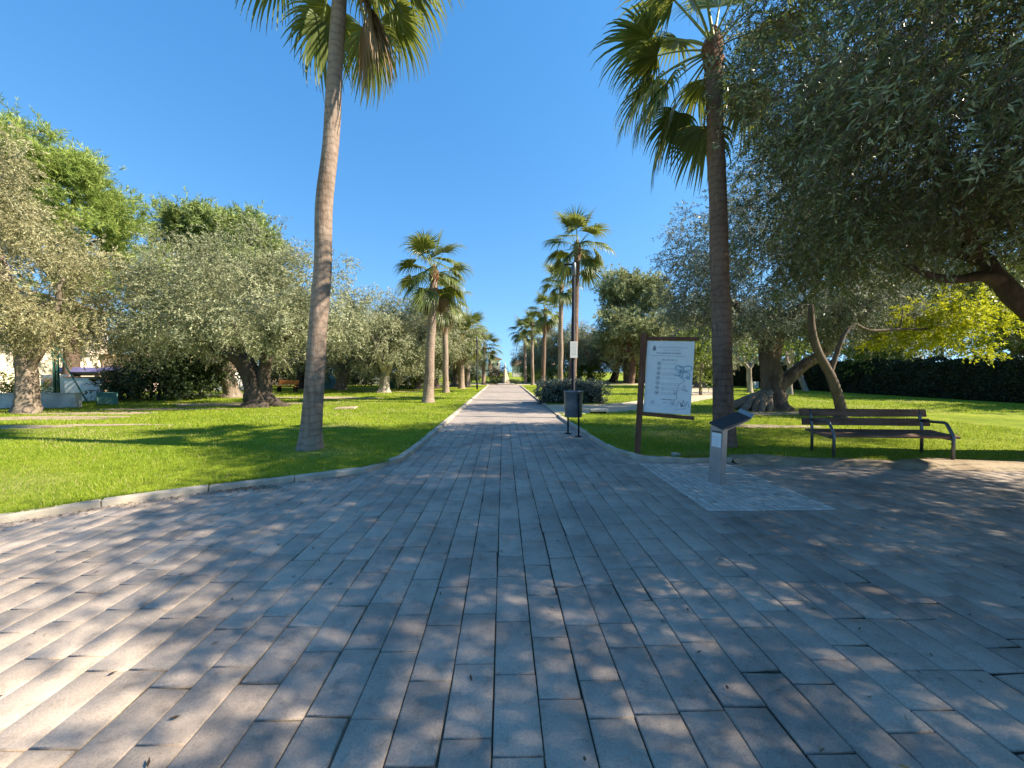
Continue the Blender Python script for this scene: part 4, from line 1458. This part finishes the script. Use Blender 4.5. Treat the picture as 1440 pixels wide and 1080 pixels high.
def strokes(name, curves, mat, parent, loc, r=.006):
    bm = BM()
    for c in curves:
        P, _ = catmull([(x, 0, z) for x, z in c], [1] * len(c), 6)
        V = []
        for i, p_ in enumerate(P):
            tdir = P[min(i + 1, len(P) - 1)] - P[max(i - 1, 0)]
            tdir = tdir / (np.linalg.norm(tdir) + 1e-9)
            nn = np.array([-tdir[2], 0, tdir[0]]) * r
            V.append((bm.b.verts.new(p_ + nn), bm.b.verts.new(p_ - nn)))
        for a, c2 in zip(V, V[1:]):
            bm.b.faces.new((a[0], c2[0], c2[1], a[1]))
    return bm.build(name, mat, parent, loc)


# notice board on its single post
base = G(896, 641)
nb = thing('notice_board', 'white notice board with scribbles hanging off one brown wooden post at the lawn edge', 'notice board', (base.x, base.y, 0), R(-21))
nb.rotation_euler = (0, R(2.5), R(-21))
bm = BM()
bm.box((0, 0, 1.12), (.11, .11, 2.44), None, .012)
bm.build('post', M['wood_brown'], nb)
for z, dz in ((2.235, 0), (.805, 0)):
    bm = BM()
    bm.box((.49, 0, z), (.90, .06, .065), (0, R(.6 if z < 1 else 0), 0), .01)
    bm.build('rail', M['wood_brown'], nb)
bm = BM()
bm.box((.065 + .405, -.0, 1.52), (.81, .024, 1.335), None, .004)
pn = bm.build('panel', M['paper'], nb)
PY = -.0145
PW = .81
X0, ZT = .065, 2.185


def bxz(u, v):
    return X0 + u * PW, ZT - v * 1.33


def row(u0, u1, v, h, wgt=1.0):
    a = bxz(u0, v)
    c = bxz(u1, v)
    return (a[0], c[0], a[1] - h, h, wgt)


for k, (rw, mt) in enumerate(((row(.24, .88, .075, .026, .7), 'ink_light'), (row(.38, .76, .118, .016, .6), 'ink_light'), (row(.22, .74, .155, .026, 1.3), 'ink'), (row(.34, .66, .25, .022, 1.2), 'ink'), (row(.36, .7, .80, .020, 1.2), 'ink'))):
    print_obj('heading', [rw], 1 + k, M[mt], pn, (0, PY, 0))
print_obj('printing', [row(.36, .66 + .06 * (i % 3), v + dv, .015, .7) for i, v in enumerate((.305, .372, .44, .507, .575, .642, .71)) for dv in ((0, .022) if i in (2, 4, 5, 6) else (0,))] + [row(.1, .38, .89, .011, .6), row(.42, .62, .90, .011, .6)], 3, M['ink_light'], pn, (0, PY, 0))
bm = BM()
x_, z_ = bxz(.13, .205)
bm.poly([(x_, 0, z_), (x_ + .68 * PW, 0, z_), (x_ + .68 * PW, 0, z_ + .005), (x_, 0, z_ + .005)])
bm.build('rule_line', M['ink'], pn, (0, PY, 0))
# small crest
bm = BM()
x_, z_ = bxz(.165, .125)
bm.poly([(x_ - .028, 0, z_ + .01), (x_ - .014, 0, z_ - .012), (x_ + .014, 0, z_ - .012), (x_ + .028, 0, z_ + .01), (x_ + .028, 0, z_ + .05), (x_ - .028, 0, z_ + .05)])
bm.poly([(x_ - .02, 0, z_ + .056), (x_ + .02, 0, z_ + .056), (x_ + .026, 0, z_ + .084), (x_ + .010, 0, z_ + .068), (x_, 0, z_ + .09), (x_ - .010, 0, z_ + .068), (x_ - .026, 0, z_ + .084)])
bm.build('crest', M['ink'], pn, (0, PY, 0))
for i, v in enumerate((.305, .372, .44, .507, .575, .642, .71)):
    x_, z_ = bxz(.29 - .004 * i, v + .006)
    ring = [(x_ + .030 * math.cos(a * .524), z_ + .030 * math.sin(a * .524)) for a in range(13)]
    g = [(x_ - .013, z_ - .013), (x_ + .004 * (i - 3), z_ + .012), (x_ + .012, z_ - .010)]
    g2 = [(x_ - .012, z_ + .004 * (i % 3)), (x_, z_ - .003 * i + .004), (x_ + .013, z_ + .004)]
    strokes('pictogram', [ring, g, g2], M['ink'], pn, (0, PY, 0), .0035)
x_, z_ = bxz(.19, .855)
strokes('pictogram', [[(x_ + .026 * math.cos(a * .524), z_ + .022 * math.sin(a * .524)) for a in range(13)]], M['ink'], pn, (0, PY, 0), .004)


def gc(*uv):
    return [bxz(u, v) for u, v in uv]


strokes('graffiti', [gc((.78, .345), (.66, .335), (.65, .385), (.74, .40), (.75, .455), (.66, .47), (.62, .45)), gc((.80, .335), (.80, .40), (.79, .50), (.82, .53)), gc((.80, .345), (.93, .335), (.97, .375), (.90, .40), (.80, .40)), gc((.66, .42), (.78, .42), (.92, .43), (.93, .48), (.84, .50)),
                     gc((.88, .46), (.90, .51), (.95, .50)), gc((.70, .33), (.76, .37), (.72, .46), (.76, .50))], M['graffiti_blue'], pn, (0, PY - .0012, 0), .014)
strokes('graffiti', [gc((.70, .64), (.75, .58), (.80, .56)), gc((.78, .66), (.84, .60), (.86, .66), (.80, .665), (.93, .68)), gc((.84, .66), (.90, .665)), gc((.63, .67), (.66, .74), (.70, .66), (.69, .80)), gc((.60, .72), (.70, .71)), gc((.40, .86), (.46, .85), (.52, .87)),
                     gc((.56, .83), (.57, .88)), gc((.60, .82), (.61, .88), (.64, .83), (.65, .89)), gc((.70, .90), (.76, .82), (.80, .90), (.84, .80), (.88, .89), (.92, .82), (.96, .90)), gc((.66, .935), (.78, .93), (.90, .915))], M['graffiti_grey'], pn, (0, PY - .0012, 0), .006)
strokes('graffiti', [gc((.78, .85), (.82, .87), (.80, .89), (.85, .88)), gc((.83, .535), (.84, .545))], M['ink'], pn, (0, PY - .0024, 0), .009)

# broken footing where the second post stood
p = G(972, 645)
t = thing('post_footing', 'broken brown timber and concrete footing in the grass under the notice board', 'footing', (p.x, p.y, 0), R(-4))
bm = BM()
bm.box((.05, 0, .045), (.46, .16, .06), None, .012)
bm.build('timber_stub', M['wood_brown'], t)
bm = BM()
bm.box((-.27, .02, .05), (.14, .12, .10), (0.1, .1, .3), .02)
bm.build('stone', M['concrete'], t)

# steel information pillar
e2 = Vector((math.cos(R(22)), math.sin(R(22)), 0))
base = G(996, 677)
pl_ = thing('info_pillar', 'slanted grey steel information pillar with sheet of paper, standing on the granite setts', 'info pillar', (base.x, base.y, 0), R(22))
pl_.rotation_euler = (0, R(2.2), R(22))
# local: x = e2 (to the right and back), y = -e1 ; the front face lies at x = 0, y 0..-.2
bm = BM()
bm.b.verts.ensure_lookup_table()
cs = [(0, 0), (.10, 0), (.10, -.2), (0, -.2)]
zt = [.845, .872, .805, .778]
lo = [bm.b.verts.new((x, y, -.02)) for x, y in cs]
hi = [bm.b.verts.new((x, y, z)) for (x, y), z in zip(cs, zt)]
for i in range(4):
    bm.b.faces.new((lo[i], lo[(i + 1) % 4], hi[(i + 1) % 4], hi[i]))
bm.b.faces.new(hi)
bmesh.ops.bevel(bm.b, geom=[e for e in bm.b.edges], offset=.004, segments=2, affect='EDGES')
bm.build('column', M['stainless'], pl_)
bm = BM()
bm.poly([(-.02, .012, .848), (.56, .012, 1.0), (.56, -.214, .93), (-.02, -.214, .778)], (0, 0, .022))
bm.build('slanted_plate', M['black'], pl_)
bm = BM()
bm.poly([(.562, .012, 1.0), (.62, .012, 1.06), (.62, -.214, .99), (.562, -.214, .93)], (0.004, 0, .012))
bm.build('plate_lip', M['stainless'], pl_)
bm = BM()
bm.poly([(.02, -.002, .829), (.54, .002, .969), (.54, -.205, .905), (.02, -.2, .752)], (0, 0, .014))
bm.build('plate_bracket', M['stainless'], pl_)
bm = BM()
bm.box((-.0035, -.105, .625), (.002, .148, .20))
pp = bm.build('paper_sheet', M['paper'], pl_)
bm = BM()
bm.box((-.004, -.105, .745), (.006, .15, .02))
bm.build('clip_strip', M['black'], pl_)
V, q = marks([(-.058, .05, .70 - i * .022 - .03, .008, .8) for i in range(7)], random.Random(8))
V = np.stack([np.zeros(len(V)), -V[:, 0] - .105, V[:, 2]], 1)
link('printing', np_mesh('printing', V, q, mats=[M['ink_light']]), pp, (-.006, 0, 0))

# bench
bn = thing('park_bench', 'dark brown slatted park bench with curved grey steel arms at the paving edge', 'bench', (7.0, 6.97, .012), R(-6))
for z, y, h, x0, x1 in ((.795, .345, .145, -1.20, 1.10), (.62, .31, .145, -1.17, 1.14)):
    bm = BM()
    bm.box(((x0 + x1) / 2, y, z), (x1 - x0, .035, h), (R(-12), 0, 0), .010)
    bm.build('back_slat', M['bench_wood'], bn)
for y, z, tilt, wd in ((.20, .462, 4, .13), (.055, .448, 4, .13), (-.09, .440, 4, .13), (-.225, .432, 12, .11)):
    bm = BM()
    bm.box((-.01, y, z), (2.26, wd, .042), (R(tilt), 0, 0), .009)
    bm.build('seat_slat', M['bench_wood'], bn)
for s in (-1, 1):
    x = s * .99 - .01
    bm = BM()
    bm.tube([(x, .27, -.02), (x, .27, .38), (x, .285, .55), (x, .33, .74), (x, .36, .85)], .026, 10)
    bm.build('leg', M['steel'], bn)
    bm = BM()
    bm.tube([(x, -.30, -.02), (x, -.30, .42), (x, -.285, .47), (x, -.19, .63), (x, -.16, .662), (x, -.12, .672), (x, .06, .66), (x, .30, .655)], .026, 10)
    bm.build('leg', M['steel'], bn)
    bm = BM()
    bm.tube([(x, -.30, .385), (x, .27, .412)], .022, 8)
    bm.build('seat_bearer', M['steel'], bn)

# litter bin on two thin posts
base = G(806, 612)
lbn = thing('litter_bin', 'dark grey cylindrical litter bin on two thin posts at the right path kerb', 'bin', (base.x, base.y, 0), R(20))
bm = BM()
n = 32
prof = [(.0, .47), (.205, .47), (.215, .485), (.228, .80), (.235, 1.085), (.246, 1.095), (.246, 1.125), (.228, 1.125), (.222, 1.08), (.205, .52), (0, .52)]
rings = []
for r_, z in prof:
    rings.append([bm.b.verts.new((r_ * math.cos(2 * math.pi * k / n), r_ * math.sin(2 * math.pi * k / n), z)) for k in range(n)] if r_ > 0 else [bm.b.verts.new((0, 0, z))])
for a, c in zip(rings, rings[1:]):
    for k in range(n):
        k2 = (k + 1) % n
        if len(a) == 1:
            bm.b.faces.new((a[0], c[k2], c[k]))
        elif len(c) == 1:
            bm.b.faces.new((a[k], a[k2], c[0]))
        else:
            f = bm.b.faces.new((a[k], a[k2], c[k2], c[k]))
            f.smooth = True
bm.build('bin_body', M['dark_bin'] if 'dark_bin' in M else simple('bin_paint', (.13, .14, .15), .3, 4, .42, .3, .1, 60, .5), lbn)
for s in (-1, 1):
    bm = BM()
    bm.tube([(.0, s * .262, .0), (0, s * .262, 1.06)], .022, 10)
    bm.build('post', M['dark_steel'], lbn)
    bm = BM()
    bm.tube([(0, s * .262, -.004), (0, s * .262, .012)], .10, 20)
    bm.build('base_plate', M['dark_steel'], lbn)
    bm = BM()
    bm.box((0, s * .243, .9), (.05, .03, .05))
    bm.build('bracket', M['dark_steel'], lbn)

# lamp posts
def lamp(label, loc, h, rz, paper):
    t = thing('street_lamp', label, 'street lamp', loc, rz)
    bm = BM()
    bm.tube([(0, 0, -.02), (0, 0, .55), (0, 0, .6), (0, 0, h - .5)], [.085, .085, .065, .06], 14)
    bm.build('pole', M['dark_steel'], t)
    bm = BM()
    bm.tube([(0, 0, 0), (0, 0, .02)], .16, 18)
    bm.build('base_plate', M['dark_steel'], t)
    bm = BM()
    bm.tube([(0, 0, h - .5), (0, 0, h - .45), (0, 0, h - .06), (0, 0, h)], [.06, .08, .08, .05], 14)
    bm.build('lamp_head', M['steel'], t)
    bm = BM()
    bm.box((-.16, 0, h - .08), (.34, .11, .05), None, .015)
    bm.build('lamp_arm', M['dark_steel'], t)
    if paper:
        bm = BM()
        bm.box((0, -.075, 2.36), (.25, .012, .56), None, .003)
        ps = bm.build('paper_sign', M['paper'], t)
        print_obj('printing', [(-.09, .09, 2.58 - .05 * i, .02, .7) for i in range(9)], 12, M['ink_light'], ps, (0, -.0825, 0))
    return t


p = D(806, 560, 13.2)
lamp('dark lamp post with white paper notice behind the litter bin', (p.x, p.y, 0), 5.35, 0, True)
p = G(671, 548)
lamp('slim dark lamp post at the left kerb far along the path', (p.x, p.y, 0), 4.75, 0, False)

# small things on the lawns
p = G(841, 583)
t = thing('drain_block', 'low dark fronted concrete block in the grass beside the sandy path', 'concrete block', (p.x, p.y, 0), R(3))
bm = BM()
bm.box((0, 0, .17), (.66, .34, .10), None, .02)
bm.build('cap_stone', M['concrete'], t)
bm = BM()
bm.box((0, .01, .06), (.56, .27, .13), None, .01)
bm.build('base_block', M['core'], t)
p = G(486, 576)
t = thing('stone_slab', 'flat tan stone slab lying in the left lawn', 'stone slab', (p.x, p.y, 0), R(6))
bm = BM()
bm.box((0, 0, .06), (.86, .6, .08), (R(2), R(-2), 0), .02)
bm.build('slab', M['soil'], t)
p = G(1062, 547)
t = thing('marker_box', 'small whitish box standing near the hedge, left of the gnarled olive', 'utility box', (p.x, p.y, 0), R(10))
bm = BM()
bm.box((0, 0, .32), (.5, .3, .7), None, .03)
bm.build('cabinet', simple('pale_cabinet', (.5, .56, .45), .1, 3, .6), t)
bm = BM()
bm.box((0, -.16, .34), (.42, .012, .56), None, .004)
bm.build('door', M['white_wall'], t)

# orange bench far left
p = G(404, 552)
ob = thing('park_bench', 'orange wooden bench under the olives at the left', 'bench', (p.x, p.y, 0), R(-5))
bm = BM()
bm.box((0, 0, .46), (1.6, .42, .05), None, .01)
bm.build('seat', M['orange'], ob)
bm = BM()
bm.box((0, .24, .78), (1.6, .05, .34), (R(-12), 0, 0), .01)
bm.build('backrest', M['orange'], ob)
for s in (-1, 1):
    bm = BM()
    bm.box((s * .65, 0, .21), (.07, .42, .44), None, .01)
    bm.build('leg', M['core'], ob)

# ------------------------------------------------------------------ walls, fences and buildings
t = thing('low_wall', 'blotchy low white garden wall behind the gold olive', 'wall', (-22.6, 16.9, 0), R(3))
bm = BM()
bm.box((0, 0, .28), (8.2, .28, .72), None, .01)
bm.build('wall_body', M['stained_shaded_wall'], t)
bm = BM()
bm.box((0, 0, .665), (8.26, .34, .05), None, .008)
bm.build('coping', M['concrete'], t)

p0, p1 = D(50, 540, 21), D(139, 540, 21)
t = thing('garden_wall', 'white garden wall with a tan coping and a lattice opening left of the green frame', 'wall', ((p0.x + p1.x) / 2, 21.2, 0))
wl = p1.x - p0.x
bm = BM()
bm.box((wl * .21, 0, .62), (wl * .56, .25, 1.34), None, .008)
bm.build('wall_body', M['white_wall'], t)
bm = BM()
bm.box((wl * .21, 0, 1.32), (wl * .58, .33, .07), None, .01)
bm.build('coping', M['tile'], t)
bm = BM()
bm.box((-wl * .29, .18, .7), (wl * .44, .25, 1.5), None, .008)
bm.build('wall_body', M['stained_shaded_wall'], t)  # greyer render puts the shade on this wall length into its colour
bm = BM()
for i in range(6):
    for s in (-1, 1):
        bm.box((-wl * .36 - .26 + i * .105, .03 - .008 * (s > 0), 1.03), (.02, .012, .58), (0, R(40 * s), 0))
bm.build('lattice', M['tile'], t)

bx, by = D(0, 0, 24).x, 24
hs = thing('house', 'cream rendered house wall with a drainpipe at the far left edge', 'house', (-37.6, 27, 0))
bm = BM()
bm.box((0, 0, 3.0), (14, 7, 6.0), None, .02)
bm.build('wall', M['cream'], hs)
bm = BM()
bm.poly([(-7.5, -4, 6.0), (7.5, -4, 6.0), (0, -4, 8.2)], (0, 8, 0))
bm.build('roof', M['tile'], hs)
bm = BM()
bm.tube([(6.55, -3.58, 0), (6.55, -3.58, 6)], .06, 8)
bm.build('drainpipe', M['concrete'], hs)
for x in (-3, 1.5):
    bm = BM()
    bm.box((x, -3.52, 2.2), (1.2, .10, 1.5), None, .01)
    wn = bm.build('window', M['white_wall'], hs)
    bm = BM()
    bm.box((x, -3.575, 2.2), (1.0, .03, 1.3))
    bm.build('pane', M['glass'], wn)

p0, p1 = D(86, 522, 25), D(196, 522, 25)
t = thing('awning', 'purple blue awning strip above the white garden wall', 'awning', ((p0.x + p1.x) / 2, 25, 0))
bm = BM()
bm.box((0, 0, 1.62), (p1.x - p0.x, .6, .34), (R(-25), 0, 0), .03)
bm.build('canopy', M['purple'], t)
for s in (-1, 0, 1):
    bm = BM()
    bm.tube([(s * (p1.x - p0.x) * .46, .1, 0), (s * (p1.x - p0.x) * .46, .1, 1.5)], .03, 8)
    bm.build('pole', M['green_metal'], t)
p0, p1 = D(60, 515, 30), D(200, 515, 30)
t = thing('garden_building', 'pale pinkish low building behind the purple awning', 'building', ((p0.x + p1.x) / 2, 32, 0))
bm = BM()
bm.box((0, 0, 1.4), (p1.x - p0.x, 4, 2.8), None, .02)
bm.build('wall', simple('pink_render', (.66, .52, .46), .08, 1, .9), t)
bm = BM()
bm.box((0, 0, 2.87), (p1.x - p0.x + .5, 4.5, .16), None, .02)
bm.build('roof', M['tile'], t)
bm = BM()
bm.box((1.5, -2.02, 1.5), (1.2, .08, 1.1), None, .01)
bm.build('window', M['glass'], t)

for i, px in enumerate((77, 82)):
    p = D(px, 540, 19.5)
    t = thing('fence_post', ['tall green fence post in front of the white garden wall, left one of a pair', 'tall green fence post in front of the white garden wall, right one of a pair'][i], 'post', (p.x, 19.5, 0))
    bm = BM()
    bm.tube([(0, 0, 0), (0, 0, 3.2)], .055, 10)
    bm.build('shaft', M['green_metal'], t)
    bm = BM()
    bm.tube([(0, 0, 3.2), (0, 0, 3.24)], .07, 10)
    bm.build('cap', M['green_metal'], t)
    if i == 1:
        bm = BM()
        bm.tube([(0.02, 0, 2.6), (1.75, -.3, 0)], .03, 8)
        bm.build('brace', M['green_metal'], t)
p0, p1 = D(137, 565, 18.4), D(165, 565, 18.4)
t = thing('metal_frame', 'low green metal fence frame beside the white garden wall', 'fence panel', (p0.x, 18.4, 0))
wl = p1.x - p0.x
for (a, c) in (((0, 0, 0), (0, 0, .62)), ((wl, 0, 0), (wl, 0, .62)), ((0, 0, .62), (wl, 0, .62)), ((0, 0, .1), (wl, 0, .1))):
    bm = BM()
    bm.tube([a, c], .03, 8)
    bm.build('rail', M['green_mesh'], t)
bm = BM()
bm.box((wl * .5, 0.02, .36), (wl - .08, .012, .46))
bm.build('mesh_infill', M['green_mesh'], t)

p0, p1 = D(543, 545, 37), D(568, 545, 37)
t = thing('mesh_fence', 'green windbreak mesh fence panel in the gap between the left olives', 'fence', ((p0.x + p1.x) / 2, 37, 0))
wl = p1.x - p0.x
bm = BM()
for i in range(12):
    bm.box((-wl / 2 + (i + .5) * wl / 12, .03 * math.sin(i * 1.9), .78), (wl / 12 + .01, .015, 1.5), (0, 0, R(14 * math.sin(i * 2.3))))
bm.build('mesh_infill', M['green_mesh'], t)
for s in (-1, 0, 1):
    bm = BM()
    bm.tube([(s * wl / 2, .06, 0), (s * wl / 2, .06, 1.65)], .035, 8)
    bm.build('post', M['green_metal'], t)
p = D(458, 540, 36)
t = thing('garden_tent', 'blue green peaked cover just right of the near left palm trunk', 'tent', (p.x, 36, 0))
bm = BM()
bm.poly([(-.75, -.5, 0), (.75, -.5, 0), (.6, -.3, .9), (0, 0, 1.9), (-.6, -.3, .9)], (0, 1.0, 0))
bm.build('cover', simple('blue_green_cover', (.09, .19, .20), .2, 2, .8), t)
bm = BM()
bm.tube([(0, -.02, 1.85), (0, -.02, 2.0)], .03, 8)
bm.build('pole', M['green_metal'], t)
t = thing('boundary_wall', 'long pale boundary wall low behind the left grove', 'wall', (-32, 47, 0), R(-4))
bm = BM()
bm.box((0, 0, .62), (44, .25, 1.26), None, .01)
bm.build('wall_body', M['white_wall'], t)
bm = BM()
bm.box((0, 0, 1.28), (44.1, .33, .07), None, .01)
bm.build('coping', M['concrete'], t)
p = D(309, 548, 31)
t = thing('garden_hut', 'small white hut glimpsed between the wide olive and the dark bushes', 'hut', (p.x, 32, 0))
bm = BM()
bm.box((0, 0, .8), (1.5, 1.4, 1.6), None, .02)
bm.build('wall', M['white_wall'], t)
bm = BM()
bm.box((0, 0, 1.66), (1.7, 1.6, .1), None, .02)
bm.build('roof', M['concrete'], t)

# end of the path: cross road, monument, house
sheet('plaza', [(-40, 46.35), (40, 46.35), (40, 54), (-40, 54)], -.03, M['sand'])
p = D(710, 541, 48.5)
t = thing('monument', 'pale pointed stone monument shaped like a sail at the end of the path', 'monument', (p.x, p.y, 0))
bm = BM()
vs = [bm.b.verts.new(c) for c in ((-.45, .35, -.05), (-.02, -.35, -.05), (.78, .25, -.05), (.02, .02, 2.25), (.06, .1, 2.25), (.02, .12, 2.25))]
for f in ((0, 1, 3, 5), (1, 2, 4, 3), (2, 0, 5, 4), (3, 4, 5)):
    bm.b.faces.new([vs[i] for i in f])
bm.build('sail_block', M['stone'], t)
bm = BM()
bm.tube([(.03, .09, 2.1), (.03, .09, 2.45), (.0, .09, 2.85)], [.13, .09, .015], 8)
bm.build('spike', M['concrete'], t)
bm = BM()
bm.box((.15, .0, .06), (2.0, 1.6, .2), None, .03)
bm.build('plinth', M['concrete'], t)
for i, (px, s) in enumerate(((697, .5), (722, .48))):
    bush(['low dark shrub left of the stone monument', 'low dark shrub right of the stone monument'][i], px, 540, 49.2, bush_me, (s * 1.3, s, s * .55), i)
bush('thin brownish bush left of the stone monument', 699, 540, 56, bush_red, (1.2, 1, 1.0), 1)
hs = thing('house', 'cream house with projecting tiled eaves beyond the end of the path', 'house', (-14.5, 150, 0))
bm = BM()
bm.box((0, 0, 2.6), (24, 10, 5.2), None, .02)
bm.build('wall', M['cream'], hs)
bm = BM()
bm.box((11.3, -2, 3.1), (3.6, 7, 6.4), None, .02)
bm.build('tower', M['cream'], hs)
bm = BM()
bm.box((11.3, -2, 6.42), (5.2, 8.6, .28), None, .03)
bm.poly([(8.9, -6.1, 6.56), (13.7, -6.1, 6.56), (11.3, -6.1, 7.4)], (0, 8.2, 0))
bm.build('roof', M['tile'], hs)
for x, z in ((12.2, 4.5), (10.4, 4.5), (5, 3.6), (1, 3.6)):
    bm = BM()
    bm.box((x, -5.5 if x > 9 else -5.03, z), (.9, .1, 1.3), None, .01)
    wn = bm.build('window', M['white_wall'], hs)
    bm = BM()
    bm.box((x, -5.58 if x > 9 else -5.11, z), (.7, .04, 1.1))
    bm.build('pane', M['glass'], wn)
hs = thing('house', 'reddish roofed house right of the stone monument, half hidden by trees', 'house', (10, 130, 0))
bm = BM()
bm.box((0, 0, 2), (14, 8, 4), None, .02)
bm.build('wall', M['cream'], hs)
bm = BM()
bm.poly([(-7.6, -4.6, 4.0), (7.6, -4.6, 4.0), (5.5, -2, 5.6), (-5.5, -2, 5.6)], (0, 6, 0))
bm.build('roof', M['tile'], hs)
bm = BM()
bm.box((-4, -4.03, 2.2), (1.2, .1, 1.3), None, .01)
wn = bm.build('window', M['glass'], hs)
